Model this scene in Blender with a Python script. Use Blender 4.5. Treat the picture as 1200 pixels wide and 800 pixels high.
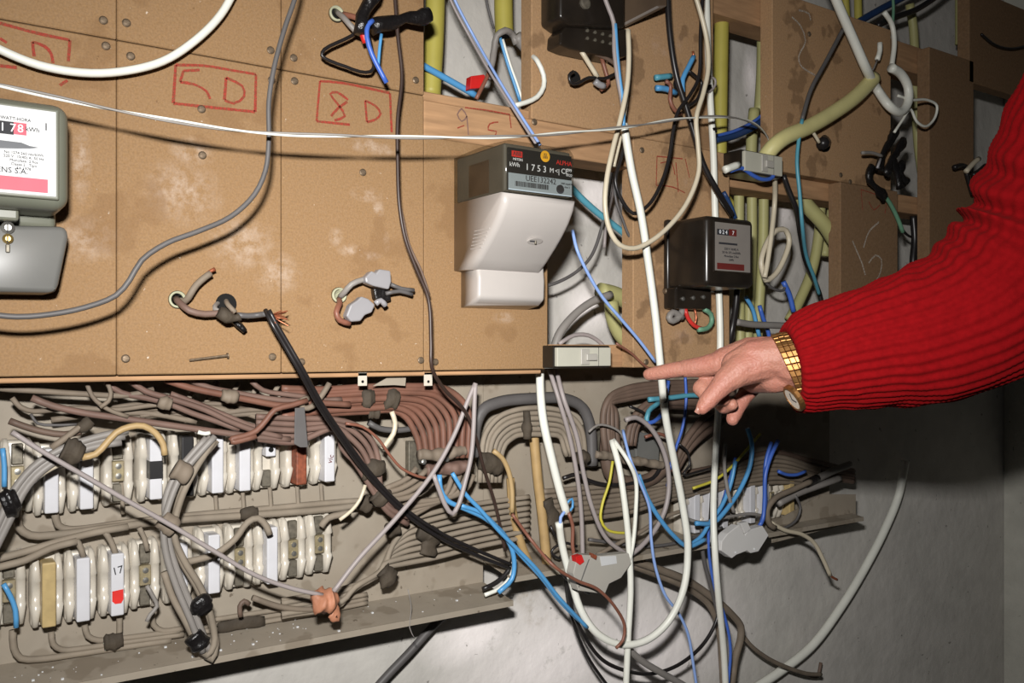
import bpy, bmesh, math, random
from mathutils import Vector, Matrix, noise
random.seed(7)
for o in list(bpy.data.objects): bpy.data.objects.remove(o)
SC = bpy.context.scene
COL = SC.collection

# ---------------------------------------------------------------- camera
F = 1050.0                      # focal length in pixels of a 1200 px wide frame
VX, HY = 2150.0, 410.0          # vanishing point of the wall's horizontals
DB = 1.076                      # camera to board front, metres
CZ = 1.45                       # eye height
TH = math.atan2(F, VX - 600)
FW = Vector((math.sin(TH), math.cos(TH), 0))
RT = Vector((math.cos(TH), -math.sin(TH), 0))
CAM = Vector((0, -DB, CZ))
cd = bpy.data.cameras.new('camera'); cam = bpy.data.objects.new('camera', cd); COL.objects.link(cam)
cd.sensor_width = 36; cd.lens = 36 * F / 1200; cd.shift_y = (HY - 400) / 1200; cd.clip_start = 0.02
cam.location = CAM; cam.rotation_euler = (math.pi / 2, 0, -TH)
SC.camera = cam

# ---------------------------------------------------------------- world, flash, exposure
w = bpy.data.worlds.new('world'); SC.world = w; w.use_nodes = True
w.node_tree.nodes['Background'].inputs[0].default_value = (0.9, 0.95, 1.0, 1)
w.node_tree.nodes['Background'].inputs[1].default_value = 0.010
ld = bpy.data.lights.new('camera_flash', 'AREA'); lo = bpy.data.objects.new('camera_flash', ld); COL.objects.link(lo)
ld.shape = 'RECTANGLE'; ld.size = 0.06; ld.size_y = 0.035; ld.energy = 10.2; ld.spread = math.radians(102); ld.color = (1.0, 0.98, 0.955)
lo.location = CAM + Vector((0, 0, 0.16)) - RT * 0.035
lo.rotation_euler = (math.pi / 2 - 0.16, 0, -TH + 0.02)
SC.view_settings.view_transform = 'Standard'; SC.view_settings.look = 'None'
SC.view_settings.exposure = 0.0; SC.view_settings.gamma = 1.0; SC.view_settings.use_curve_mapping = False

# ---------------------------------------------------------------- helpers
def ray(px, py): return FW + RT * ((px - 600) / F) + Vector((0, 0, (HY - py) / F))
def at(px, py, off=0.0):                 # a pixel on the plane lying off metres in front of the boards
    d = ray(px, py); return CAM + d * ((DB - off) / d.y)
def atz(px, py, z): return CAM + ray(px, py) * z
def depth(px, off): return (DB - off) / (math.cos(TH) - math.sin(TH) * (px - 600) / F)
def zl(s): return CZ + s * DB * math.hypot(F, VX - 600) / F   # height of a wall line of slope s
def xo(px, off=0.0): return at(px, 400, off).x
WL = {}
def lin(c):
    c = c / 255.0
    return c / 12.92 if c <= 0.04045 else ((c + 0.055) / 1.055) ** 2.4
def rgb(r, g, b): return (lin(r), lin(g), lin(b), 1)

def mat(name, col, rough=0.6, var=0.15, scale=25, bump=0.0, bscale=120, metal=0.0, spec=0.4, dust=0.0, dustcol=(150, 138, 122), coat=0.0, world=False, stretch=None):
    m = bpy.data.materials.new(name); m.use_nodes = True
    nt = m.node_tree; N = nt.nodes; L = nt.links; p = N['Principled BSDF']
    p.inputs['Roughness'].default_value = rough; p.inputs['Metallic'].default_value = metal
    p.inputs['Specular IOR Level'].default_value = spec
    p.inputs['Coat Weight'].default_value = coat
    tc = N.new('ShaderNodeTexCoord'); src = tc.outputs['Object']
    if world:
        src = N.new('ShaderNodeNewGeometry').outputs['Position']
    if stretch:
        mp = N.new('ShaderNodeMapping'); mp.inputs['Scale'].default_value = stretch; L.new(src, mp.inputs[0]); src = mp.outputs[0]
    n = N.new('ShaderNodeTexNoise'); n.inputs['Scale'].default_value = scale; n.inputs['Detail'].default_value = 5
    L.new(src, n.inputs['Vector'])
    r = N.new('ShaderNodeValToRGB'); e = r.color_ramp.elements
    c = rgb(*col)
    e[0].position = 0.3; e[1].position = 0.7
    e[0].color = tuple(x * (1 - var) for x in c[:3]) + (1,)
    e[1].color = tuple(min(1, x * (1 + var)) for x in c[:3]) + (1,)
    L.new(n.outputs['Fac'], r.inputs[0]); out = r.outputs[0]
    if dust:
        n2 = N.new('ShaderNodeTexNoise'); n2.inputs['Scale'].default_value = scale * 0.6; n2.inputs['Detail'].default_value = 8
        L.new(src, n2.inputs['Vector'])
        r2 = N.new('ShaderNodeMapRange'); r2.inputs[1].default_value = 0.35; r2.inputs[2].default_value = 0.65
        r2.inputs[3].default_value = dust * 0.45; r2.inputs[4].default_value = min(1, dust * 1.35)
        L.new(n2.outputs['Fac'], r2.inputs[0])
        mx = N.new('ShaderNodeMix'); mx.data_type = 'RGBA'; L.new(r2.outputs[0], mx.inputs[0]); L.new(out, mx.inputs[6])
        mx.inputs[7].default_value = rgb(*dustcol); out = mx.outputs[2]
    L.new(out, p.inputs['Base Color'])
    if bump:
        n3 = N.new('ShaderNodeTexNoise'); n3.inputs['Scale'].default_value = bscale; n3.inputs['Detail'].default_value = 6
        L.new(src, n3.inputs['Vector'])
        b = N.new('ShaderNodeBump'); b.inputs['Strength'].default_value = bump; b.inputs['Distance'].default_value = 0.004
        L.new(n3.outputs['Fac'], b.inputs['Height']); L.new(b.outputs[0], p.inputs['Normal'])
    return m

def spots(m, lst, col, strength=0.7, nscale=60, lo=0.42, hi=0.68):   # stains of their own shape: (px, py, off, rx, rz) ellipses broken up by noise
    nt = m.node_tree; N = nt.nodes; L = nt.links; p = N['Principled BSDF']
    base = p.inputs['Base Color'].links[0].from_socket
    g = N.new('ShaderNodeNewGeometry').outputs['Position']
    acc = None
    for (px, py, off, rx, rz, ring) in lst:
        c = at(px, py, off)
        mp = N.new('ShaderNodeVectorMath'); mp.operation = 'SUBTRACT'; L.new(g, mp.inputs[0]); mp.inputs[1].default_value = c
        dv = N.new('ShaderNodeVectorMath'); dv.operation = 'MULTIPLY'; L.new(mp.outputs[0], dv.inputs[0]); dv.inputs[1].default_value = (1 / rx, 3, 1 / rz)
        ln = N.new('ShaderNodeVectorMath'); ln.operation = 'LENGTH'; L.new(dv.outputs[0], ln.inputs[0])
        src = ln.outputs['Value']
        if ring:
            a = N.new('ShaderNodeMath'); a.operation = 'SUBTRACT'; L.new(src, a.inputs[0]); a.inputs[1].default_value = 0.8
            b = N.new('ShaderNodeMath'); b.operation = 'ABSOLUTE'; L.new(a.outputs[0], b.inputs[0])
            c2 = N.new('ShaderNodeMath'); c2.operation = 'MULTIPLY'; L.new(b.outputs[0], c2.inputs[0]); c2.inputs[1].default_value = 4.0
            src = c2.outputs[0]
        mr = N.new('ShaderNodeMapRange'); mr.inputs[1].default_value = 1.0; mr.inputs[2].default_value = 0.2; L.new(src, mr.inputs[0])
        if acc is None: acc = mr.outputs[0]
        else:
            mxm = N.new('ShaderNodeMath'); mxm.operation = 'MAXIMUM'; L.new(acc, mxm.inputs[0]); L.new(mr.outputs[0], mxm.inputs[1]); acc = mxm.outputs[0]
    n = N.new('ShaderNodeTexNoise'); n.inputs['Scale'].default_value = nscale; n.inputs['Detail'].default_value = 9; n.inputs['Roughness'].default_value = 0.7
    L.new(g, n.inputs['Vector'])
    r = N.new('ShaderNodeMapRange'); r.inputs[1].default_value = lo; r.inputs[2].default_value = hi; L.new(n.outputs['Fac'], r.inputs[0])
    mu = N.new('ShaderNodeMath'); mu.operation = 'MULTIPLY'; L.new(acc, mu.inputs[0]); L.new(r.outputs[0], mu.inputs[1])
    mu2 = N.new('ShaderNodeMath'); mu2.operation = 'MULTIPLY'; L.new(mu.outputs[0], mu2.inputs[0]); mu2.inputs[1].default_value = strength
    mx = N.new('ShaderNodeMix'); mx.data_type = 'RGBA'; L.new(mu2.outputs[0], mx.inputs[0]); L.new(base, mx.inputs[6]); mx.inputs[7].default_value = rgb(*col)
    L.new(mx.outputs[2], p.inputs['Base Color'])

def tag(o, label=None, cat=None, group=None, kind=None):
    if label: o['label'] = label
    if cat: o['category'] = cat
    if group: o['group'] = group
    if kind: o['kind'] = kind
    return o
def thing(name, loc, label, cat, group=None):
    o = bpy.data.objects.new(name, None); o.empty_display_size = 0.02; COL.objects.link(o)
    o.location = loc; WL[o] = Vector(loc); return tag(o, label, cat, group)
def mesh(name, verts, faces, m, smooth=False):
    me = bpy.data.meshes.new(name); me.from_pydata([tuple(v) for v in verts], [], faces)
    bm = bmesh.new(); bm.from_mesh(me); bmesh.ops.recalc_face_normals(bm, faces=bm.faces); bm.to_mesh(me); bm.free()
    if m: me.materials.append(m)
    if smooth: me.polygons.foreach_set('use_smooth', [True] * len(me.polygons))
    me.update(); return me
def put(name, me, loc, parent=None):
    o = bpy.data.objects.new(name, me); COL.objects.link(o); loc = Vector(loc); WL[o] = loc
    o.location = loc - WL[parent] if parent else loc
    if parent: o.parent = parent
    return o
def mk(name, vf, m, parent=None, smooth=False):
    verts, faces = vf
    verts = [Vector(v) for v in verts]
    lo_ = Vector([min(v[i] for v in verts) for i in range(3)]); hi = Vector([max(v[i] for v in verts) for i in range(3)])
    c = (lo_ + hi) / 2
    return put(name, mesh(name, [v - c for v in verts], faces, m, smooth), c, parent)
def join(*vfs):
    V, Q = [], []
    for v, f in vfs:
        n = len(V); V += [Vector(a) for a in v]; Q += [tuple(i + n for i in q) for q in f]
    return V, Q
def box(x0, x1, y0, y1, z0, z1, bev=0.0, seg=2):
    bm = bmesh.new(); bmesh.ops.create_cube(bm, size=1)
    for v in bm.verts:
        v.co = Vector(((x0 + x1) / 2 + v.co.x * (x1 - x0), (y0 + y1) / 2 + v.co.y * (y1 - y0), (z0 + z1) / 2 + v.co.z * (z1 - z0)))
    if bev: bmesh.ops.bevel(bm, geom=list(bm.edges), offset=bev, segments=seg, affect='EDGES', profile=0.5)
    return dump(bm)
def dump(bm):
    bm.verts.index_update(); r = ([v.co.copy() for v in bm.verts], [tuple(v.index for v in f.verts) for f in bm.faces]); bm.free(); return r
def xf(vf, M): return [M @ Vector(v) for v in vf[0]], vf[1]
def prism(poly, back, bev=0.0):           # front polygon (world points) pushed back along 'back'
    n = len(poly); V = [Vector(p) for p in poly] + [Vector(p) + back for p in poly]
    Q = [tuple(range(n)), tuple(range(2 * n - 1, n - 1, -1))] + [(i, i + n, (i + 1) % n + n, (i + 1) % n) for i in range(n)]
    if not bev: return V, Q
    bm = bmesh.new(); vs = [bm.verts.new(v) for v in V]
    for q in Q: bm.faces.new([vs[i] for i in q])
    bmesh.ops.recalc_face_normals(bm, faces=bm.faces)
    bmesh.ops.bevel(bm, geom=list(bm.edges), offset=bev, segments=2, affect='EDGES', profile=0.5); return dump(bm)
def ppx(pts, off, thick, bev=0.0):        # outline given at its own distance in front of the boards, with real thickness
    return prism([at(x, y, off) for x, y in pts], Vector((0, thick, 0)), bev)
def lathe(c, axis, prof, n=20):           # prof: (radius, along)
    axis = Vector(axis).normalized(); a = axis.orthogonal().normalized(); b = axis.cross(a)
    V, Q = [], []
    for r, h in prof:
        for k in range(n):
            t = 2 * math.pi * k / n; V.append(Vector(c) + axis * h + (a * math.cos(t) + b * math.sin(t)) * r)
    for i in range(len(prof) - 1):
        for k in range(n):
            Q.append((i * n + k, i * n + (k + 1) % n, (i + 1) * n + (k + 1) % n, (i + 1) * n + k))
    Q.append(tuple(range(n))); Q.append(tuple(range(len(prof) * n - n, len(prof) * n)))
    return V, Q
def spline(P, step=0.008):
    P = [Vector(p) for p in P]
    if len(P) == 2: 
        n = max(1, int((P[1] - P[0]).length / 0.05)); return [P[0].lerp(P[1], i / n) for i in range(n + 1)]
    E = [P[0] * 2 - P[1]] + P + [P[-1] * 2 - P[-2]]; out = []
    for i in range(1, len(E) - 2):
        p0, p1, p2, p3 = E[i - 1:i + 3]
        t1 = max(1e-6, (p1 - p0).length ** .5); t2 = max(1e-6, (p2 - p1).length ** .5); t3 = max(1e-6, (p3 - p2).length ** .5)
        m1 = (p2 - p1) - t2 * ((p2 - p0) / (t1 + t2) - (p1 - p0) / t1) * 1.0 if False else t2 * ((p1 - p0) / t1 - (p2 - p0) / (t1 + t2) + (p2 - p1) / t2)
        m2 = t2 * ((p2 - p1) / t2 - (p3 - p1) / (t2 + t3) + (p3 - p2) / t3)
        n = max(2, int((p2 - p1).length / step))
        for k in range(n):
            t = k / n; a = 2 * t ** 3 - 3 * t * t + 1; b = t ** 3 - 2 * t * t + t; c = -2 * t ** 3 + 3 * t * t; d = t ** 3 - t * t
            out.append(p1 * a + m1 * b + p2 * c + m2 * d)
    out.append(P[-1]); return out
def tube(path, rad, n=8, lump=0.0, flat=1.0):
    V, Q = [], []; T0 = None; u = None
    m = len(path)
    for i, p in enumerate(path):
        t = (path[min(i + 1, m - 1)] - path[max(i - 1, 0)])
        t = t.normalized() if t.length > 1e-9 else Vector((0, 0, 1))
        if u is None: u = t.cross(Vector((0, 1, 0.01))).normalized()
        else: u = (u - t * u.dot(t)); u = u.normalized() if u.length > 1e-6 else t.orthogonal().normalized()
        v = t.cross(u)
        r = rad(i / max(1, m - 1)) if callable(rad) else rad
        for k in range(n):
            a = 2 * math.pi * k / n
            q = p + u * (math.cos(a) * r) + v * (math.sin(a) * r * flat)
            if lump: q += (q - p) * lump * noise.noise(q * 90)
            V.append(q)
    for i in range(m - 1):
        for k in range(n): Q.append((i * n + k, i * n + (k + 1) % n, (i + 1) * n + (k + 1) % n, (i + 1) * n + k))
    Q.append(tuple(range(n))[::-1]); Q.append(tuple(range((m - 1) * n, m * n)))
    return V, Q
def wpts(pts, off): return [at(p[0], p[1], p[2] if len(p) > 2 else off) for p in pts]
def rpx(wpx, pts, off):
    z = sum(depth(p[0], p[2] if len(p) > 2 else off) for p in pts) / len(pts); return wpx * z / F / 2
def run_on(pts):                          # a cable that leaves the picture goes on beyond it
    pts = [tuple(p) for p in pts]
    def more(a, b):
        if not (b[0] < 0 or b[1] < 0 or b[1] > 804): return None
        d = Vector((b[0] - a[0], b[1] - a[1])); d = d.normalized() * 230 if d.length else d
        return (b[0] + d.x, b[1] + d.y) + tuple(b[2:])
    e = more(pts[-2], pts[-1]); f = more(pts[1], pts[0])
    return ([f] if f else []) + pts + ([e] if e else [])
def cable(name, label, m, wpx, off, pts, group=None, cat='cable', parent=None, n=8, lump=0.0):
    r0 = rpx(wpx, pts, off)
    if not parent: pts = run_on(pts)
    o = mk(name, tube(spline(wpts(pts, off)), r0, n, lump), M[m], parent, True)
    if not parent: tag(o, label, cat, group)
    return o
def text(body, loc, size, m, parent, name='lettering', align='CENTER', roty=0.0):
    cu = bpy.data.curves.new('t', 'FONT'); cu.body = body; cu.size = size; cu.align_x = align; cu.align_y = 'CENTER'; cu.extrude = 0.0002; cu.resolution_u = 2
    t = bpy.data.objects.new('t', cu); COL.objects.link(t)
    dg = bpy.context.evaluated_depsgraph_get(); me = bpy.data.meshes.new_from_object(t.evaluated_get(dg)); me.name = name
    bpy.data.objects.remove(t); bpy.data.curves.remove(cu)
    me.transform(Matrix.Rotation(roty, 4, 'Y') @ Matrix.Rotation(math.pi / 2, 4, 'X')); me.materials.clear(); me.materials.append(m)
    return put(name, me, loc, parent)
def tape(pts, rr, off, flat=.6, lump=.5, k=9):
    P_ = spline(wpts(pts, off), .002)
    if len(P_) < k: P_ = [P_[0].lerp(P_[-1], i / (k - 1)) for i in range(k)]
    sd_ = P_[0] * 40
    return tube(P_, lambda u: rr * (.80 + .18 * math.sin(math.pi * u) + .22 * noise.noise(sd_ + Vector((u * 5, 0, 0)))), 12, lump, flat)
def ribbon(pts, off, wpx):                # a marker stroke lying on a surface
    V, Q = [], []; P = [at(x, y, off) for x, y in pts]; P = spline(P, 0.01) if len(P) > 2 else P
    for i, p in enumerate(P):
        t = (P[min(i + 1, len(P) - 1)] - P[max(i - 1, 0)]).normalized(); s = Vector((t.z, 0, -t.x)).normalized()
        r = wpx * 1.15e-3 / 2 * (1 + 0.3 * noise.noise(p * 300)); V += [p + s * r, p - s * r]
    for i in range(len(P) - 1): Q.append((2 * i, 2 * i + 1, 2 * i + 3, 2 * i + 2))
    return V, Q

# ---------------------------------------------------------------- materials
M = {}
def cm(k, *a, **kw): M[k] = mat(k, *a, **kw)
cm('chip', (138, 107, 72), rough=0.75, var=0.16, scale=420, bump=0.12, bscale=500, dust=0.16, dustcol=(158, 134, 110), world=True, spec=0.2)
cm('chip_dark', (164, 130, 94), rough=0.8, var=0.16, scale=300, bump=0.12, bscale=400, dust=0.2, dustcol=(164, 136, 110), world=True, spec=0.2)
cm('chip_dirty_shaded', (122, 95, 68), rough=0.8, var=0.18, scale=200, bump=0.12, bscale=400, dust=0.25, dustcol=(140, 114, 90), world=True, spec=0.2)  # dirtier brown of the far boards, with their shadow dimness painted in
cm('rail', (166, 130, 96), rough=0.75, var=0.2, scale=40, bump=0.1, bscale=200, world=True, stretch=(0.3, 1, 3), spec=0.2)
cm('wall', (190, 187, 180), rough=0.9, var=0.10, scale=14, bump=0.6, bscale=38, world=True, spec=0.15, dust=0.25, dustcol=(206, 200, 195))
cm('wall_side', (190, 188, 178), rough=0.9, var=0.10, scale=14, bump=0.4, bscale=60, world=True, spec=0.15)
cm('floor', (120, 116, 110), rough=0.9, var=0.2, scale=10, bump=0.3, world=True)
cm('plate', (150, 141, 127), rough=0.6, var=0.07, scale=30, world=True, dust=0.3, dustcol=(138, 125, 109), spec=0.3)
cm('ceramic', (194, 188, 176), rough=0.25, var=0.07, scale=60, dust=0.16, dustcol=(176, 158, 134), spec=0.5)
cm('carrier', (200, 200, 204), rough=0.22, var=0.03, scale=60, spec=0.5, dust=0.06)
cm('carrier_yellow', (176, 154, 108), rough=0.35, var=0.12, scale=90)
cm('carrier_black', (30, 29, 30), rough=0.4, var=0.2)
cm('carrier_rust', (124, 66, 44), rough=0.6, var=0.35, scale=160)
cm('contact', (112, 106, 94), rough=0.5, metal=0.5, var=0.3, scale=150)
cm('brass', (176, 150, 92), rough=0.35, metal=0.8, var=0.25, scale=120)
cm('brass_dull', (150, 138, 104), rough=0.45, metal=0.4, var=0.3, scale=150, dust=.3)
cm('steel', (150, 148, 142), rough=0.35, metal=0.8, var=0.2)
cm('screw', (118, 102, 84), rough=0.5, metal=0.6, var=0.3, scale=200)
cm('liner', (84, 80, 70), rough=.5, var=.1)
cm('dark', (12, 11, 10), rough=0.9)
cm('bakelite', (22, 19, 17), rough=0.28, var=0.25, dust=0.10, dustcol=(92, 78, 62), spec=0.5)
cm('bakelite_brown', (62, 48, 36), rough=0.35, var=0.2, dust=0.15, dustcol=(110, 92, 70))
cm('enamel', (100, 103, 91), rough=0.35, var=0.05, spec=0.5, dust=0.08)
cm('enamel_grey', (98, 99, 97), rough=0.4, var=0.05, spec=0.5, dust=0.08)
cm('white_plastic', (174, 168, 163), rough=0.35, var=0.02, spec=0.5)
cm('label_white', (196, 197, 197), rough=0.5, var=0.03)
cm('label_grey', (150, 162, 168), rough=0.45, var=0.04)
cm('disc', (84, 86, 90), rough=.5)
cm('label_dim', (122, 116, 110), rough=0.5, var=0.06)
cm('label_black', (16, 16, 17), rough=0.5)
cm('ink', (40, 40, 44), rough=0.7)
cm('ink_white', (225, 228, 230), rough=0.6)
cm('red_print', (206, 42, 34), rough=0.5)
cm('pink_print', (190, 74, 90), rough=0.5)
cm('red_dark', (96, 36, 32), rough=0.5)
cm('sticker', (240, 178, 36), rough=0.5)
cm('marker', (150, 54, 40), rough=0.8, var=0.2, scale=300)
cm('breaker_light', (205, 203, 200), rough=.45, var=.03)
cm('pencil', (120, 92, 82), rough=0.8)
cm('breaker', (166, 163, 155), rough=0.45, var=0.04, dust=0.1)
cm('breaker_face', (178, 176, 162), rough=0.45, var=0.04)
cm('red_plastic', (190, 36, 34), rough=0.4)
cm('clear_plastic', (140, 138, 140), rough=0.3, var=0.05)
cm('pale_plastic', (164, 164, 138), rough=0.5, var=0.08)
cm('orange_tape', (160, 108, 82), rough=0.6, var=0.2, bump=0.3)
cm('black_tape', (22, 20, 20), rough=0.3, var=0.3, bump=0.4, bscale=200, spec=0.5)
cm('dusty_tape', (46, 40, 33), rough=0.8, var=0.5, bump=0.4, dust=0.35, dustcol=(88, 77, 63))
cm('conduit_yellow', (168, 158, 74), rough=0.5, var=0.06, spec=0.4)
cm('conduit_green', (166, 163, 108), rough=0.5, var=0.06, spec=0.4, dust=0.1)
cm('conduit_cream', (206, 198, 138), rough=0.5, var=0.06)
cm('tan_tube', (166, 138, 94), rough=0.55, var=0.12, scale=40)
cm('c_white', (222, 222, 212), rough=0.4, var=0.05, spec=0.5)
cm('c_cream', (198, 187, 164), rough=0.4, var=0.06, spec=0.5)
cm('c_grey', (130, 125, 120), rough=0.5, var=0.1)
cm('c_lilac', (148, 139, 137), rough=0.45, var=0.06)
cm('c_darkgrey', (86, 83, 82), rough=0.5, var=0.1)
cm('c_black', (32, 29, 29), rough=0.35, var=0.15, spec=0.5)
cm('c_brownblack', (58, 44, 38), rough=0.4, var=0.15)
cm('c_blue', (80, 146, 196), rough=0.4, var=0.06, spec=0.5)
cm('c_royal', (62, 98, 182), rough=0.4, var=0.06, spec=0.5)
cm('c_skyblue', (136, 164, 216), rough=0.4, var=0.06)
cm('c_darkblue', (34, 58, 98), rough=0.4, var=0.1)
cm('c_teal', (84, 150, 168), rough=0.4, var=0.08)
cm('c_brown', (124, 80, 64), rough=0.45, var=0.1)
cm('c_rust', (106, 80, 71), rough=0.6, var=0.30, dust=0.35, dustcol=(114, 98, 87))
cm('c_orange', (110, 72, 58), rough=0.55, var=0.30, dust=0.22, dustcol=(116, 92, 78))
cm('c_taupe', (120, 108, 95), rough=0.7, var=0.30, dust=0.4, dustcol=(112, 100, 85))
cm('c_dust', (134, 124, 110), rough=0.75, var=0.30, dust=0.5, dustcol=(126, 114, 99))
cm('c_darkbrown', (94, 76, 66), rough=0.6, var=0.30, dust=0.25, dustcol=(110, 94, 80))
cm('c_red', (198, 52, 46), rough=0.4)
cm('c_green', (96, 138, 112), rough=0.45)
cm('c_ygreen', (186, 176, 62), rough=0.45, var=0.1)
cm('c_tan', (168, 142, 100), rough=0.5, var=0.12)
cm('copper', (176, 104, 74), rough=0.4, metal=0.6, var=0.3)
cm('gold', (150, 108, 64), rough=0.42, metal=0.9, var=0.3, scale=200)
cm('dial', (206, 196, 182), rough=0.3)
spots(M['chip'], [(430, 228, 0, 0.026, 0.012, 0), (443, 246, 0, 0.010, 0.016, 0), (394, 278, 0, 0.012, 0.014, 0), (410, 293, 0, 0.020, 0.010, 0), (434, 300, 0, 0.022, 0.007, 0), (453, 284, 0, 0.006, 0.016, 0), (590, 372, 0, 0.022, 0.010, 0), (215, 225, 0, 0.05, 0.045, 0), (225, 178, 0, 0.03, 0.02, 0),
      (95, 190, 0, 0.012, 0.05, 0), (438, 172, 0, 0.05, 0.012, 0), (325, 320, 0, 0.035, 0.03, 0), (285, 285, 0, 0.05, 0.04, 0), (100, 280, 0, 0.04, 0.03, 0)], (186, 168, 152), 0.75)
spots(M['chip_dark'], [(768, 52, 0, 0.012, 0.02, 0), (780, 62, 0, 0.022, 0.009, 0), (797, 52, 0, 0.010, 0.018, 0), (800, 395, 0, 0.03, 0.02, 0), (808, 215, 0, 0.02, 0.012, 0)], (178, 150, 130), 0.7)
spots(M['wall'], [(650, 775, -.19, 0.26, 0.16, 0), (760, 760, -.19, 0.34, 0.16, 0), (560, 745, -.19, 0.12, 0.07, 0), (700, 230, -.19, 0.08, 0.06, 0), (880, 90, -.19, 0.03, 0.07, 0), (690, 360, -.19, 0.07, 0.06, 0), (920, 250, -.19, 0.05, 0.05, 0)], (250, 243, 240), 1.0, 25, .28, .42)
spots(M['wall'], [(618, 688, -.19, 0.03, 0.05, 0), (628, 720, -.19, 0.03, 0.03, 0)], (150, 130, 100), 0.8, 40)

def specks(m, scale, lo_, col, amt, world=True):        # small specks of dirt or plaster, fixed to the surface
    nt = m.node_tree; N = nt.nodes; L = nt.links; p = N['Principled BSDF']; base = p.inputs['Base Color'].links[0].from_socket
    g = N.new('ShaderNodeNewGeometry').outputs['Position']
    n = N.new('ShaderNodeTexNoise'); n.inputs['Scale'].default_value = scale; n.inputs['Detail'].default_value = 3; n.inputs['Roughness'].default_value = .6
    L.new(g, n.inputs['Vector'])
    r = N.new('ShaderNodeMapRange'); r.inputs[1].default_value = lo_; r.inputs[2].default_value = lo_ + .04; r.inputs[4].default_value = amt; L.new(n.outputs['Fac'], r.inputs[0])
    mx = N.new('ShaderNodeMix'); mx.data_type = 'RGBA'; L.new(r.outputs[0], mx.inputs[0]); L.new(base, mx.inputs[6]); mx.inputs[7].default_value = rgb(*col)
    L.new(mx.outputs[2], p.inputs['Base Color'])
specks(M['chip'], 130, .70, (206, 192, 176), .8); specks(M['chip'], 95, .70, (88, 62, 40), .6); specks(M['chip'], 9, .58, (116, 86, 56), .35)
specks(M['chip_dark'], 120, .71, (196, 182, 166), .7); specks(M['chip_dark'], 12, .56, (100, 76, 54), .5)
specks(M['wall'], 60, .70, (90, 86, 80), .6); specks(M['wall_side'], 50, .70, (90, 86, 80), .6)
specks(M['plate'], 70, .67, (84, 72, 58), .7); specks(M['plate'], 14, .56, (112, 100, 84), .5)
def chalky(m):                                           # a dry marker stroke that skips over the grain
    N = m.node_tree.nodes; L = m.node_tree.links; t = N.new('ShaderNodeBsdfTransparent'); mx = N.new('ShaderNodeMixShader')
    n = N.new('ShaderNodeTexNoise'); n.inputs['Scale'].default_value = 500; L.new(N.new('ShaderNodeNewGeometry').outputs['Position'], n.inputs['Vector'])
    r = N.new('ShaderNodeMapRange'); r.inputs[1].default_value = .40; r.inputs[2].default_value = .58; r.inputs[3].default_value = .45; r.inputs[4].default_value = 1.0; L.new(n.outputs['Fac'], r.inputs[0])
    L.new(r.outputs[0], mx.inputs[0]); L.new(t.outputs[0], mx.inputs[1]); L.new(N['Principled BSDF'].outputs[0], mx.inputs[2]); L.new(mx.outputs[0], N['Material Output'].inputs[0])
cm('chalk', (176, 164, 150), rough=.9)
chalky(M['chalk']); chalky(M['marker'])
def smoked():
    m = bpy.data.materials.new('smoked_plastic'); m.use_nodes = True; N = m.node_tree.nodes; L = m.node_tree.links
    p = N['Principled BSDF']; p.inputs['Base Color'].default_value = rgb(70, 66, 58); p.inputs['Roughness'].default_value = 0.12
    t = N.new('ShaderNodeBsdfTransparent'); t.inputs[0].default_value = (0.88, 0.87, 0.84, 1)
    mx = N.new('ShaderNodeMixShader'); mx.inputs[0].default_value = 0.80
    L.new(p.outputs[0], mx.inputs[1]); L.new(t.outputs[0], mx.inputs[2]); L.new(mx.outputs[0], N['Material Output'].inputs[0]); return m
M['smoked'] = smoked()
def skin():
    m = mat('skin', (152, 108, 91), rough=0.5, var=0.10, scale=45, bump=0.3, bscale=380, dust=0.4, dustcol=(150, 90, 80), spec=0.35)
    p = m.node_tree.nodes['Principled BSDF']; p.inputs['Subsurface Weight'].default_value = 0.12; p.inputs['Subsurface Radius'].default_value = (0.01, 0.004, 0.002)
    p.inputs['Subsurface Scale'].default_value = 0.4; return m
M['skin'] = skin()
def knit():
    m = mat('red_knit', (114, 9, 13), rough=0.95, var=0.12, scale=160, bump=0.25, bscale=900, spec=0.05)
    p = m.node_tree.nodes['Principled BSDF']; p.inputs['Sheen Weight'].default_value = 0.03; p.inputs['Sheen Tint'].default_value = (0.9, 0.15, 0.12, 1); return m
M['knit'] = knit()

# ---------------------------------------------------------------- setting
BW, PL = -0.19, -0.13                      # back wall and fuse plates, behind the board fronts
xr = at(1176, 600, BW).x
tag(mk('wall_back', box(-2.2, xr + 0.12, -BW, -BW + 0.12, 0, 2.7), M['wall']), kind='structure')
tag(mk('wall_right', box(xr, xr + 0.12, -2.2, -BW - 0.001, 0, 2.7), M['wall_side']), kind='structure')
tag(mk('floor', box(-2.2, xr + 0.12, -2.2, -BW, -0.1, 0), M['floor']), kind='structure')

# ---------------------------------------------------------------- timber rails and chipboard panels
ZB = zl(-0.0146); ZS = zl(0.1805); ZT = zl(0.42)
def slab(x0, x1, z0, z1, off0, thick, m, name, label, cat, group=None, bev=0.0012, root=True):
    t = thing(name, ((x0 + x1) / 2, -off0 + thick, z0), label, cat, group)
    mk('board', box(x0, x1, -off0, -off0 + thick, z0, z1, bev, 1), m, t); return t
def rail(a, b, s0, s1, off0, thick, label):
    o = mk('timber_rail', box(xo(a), xo(b), -off0, -off0 + thick, zl(s0), zl(s1), 0.0015, 1), M['rail']); tag(o, label, 'rail', None); return o
rail(497.4, 741.5, 0.1518, 0.1774, -0.0006, 0.055, 'pale timber rail with red figures above the white meter')
rail(836, 1132, 0.1517, 0.171, -0.0286, 0.055, 'timber rail under the small grey breaker, dirty and knotted')
rail(836, 1150, 0.309, 0.339, -0.0286, 0.055, 'upper timber rail crossing the dark bays at top right')
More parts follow.
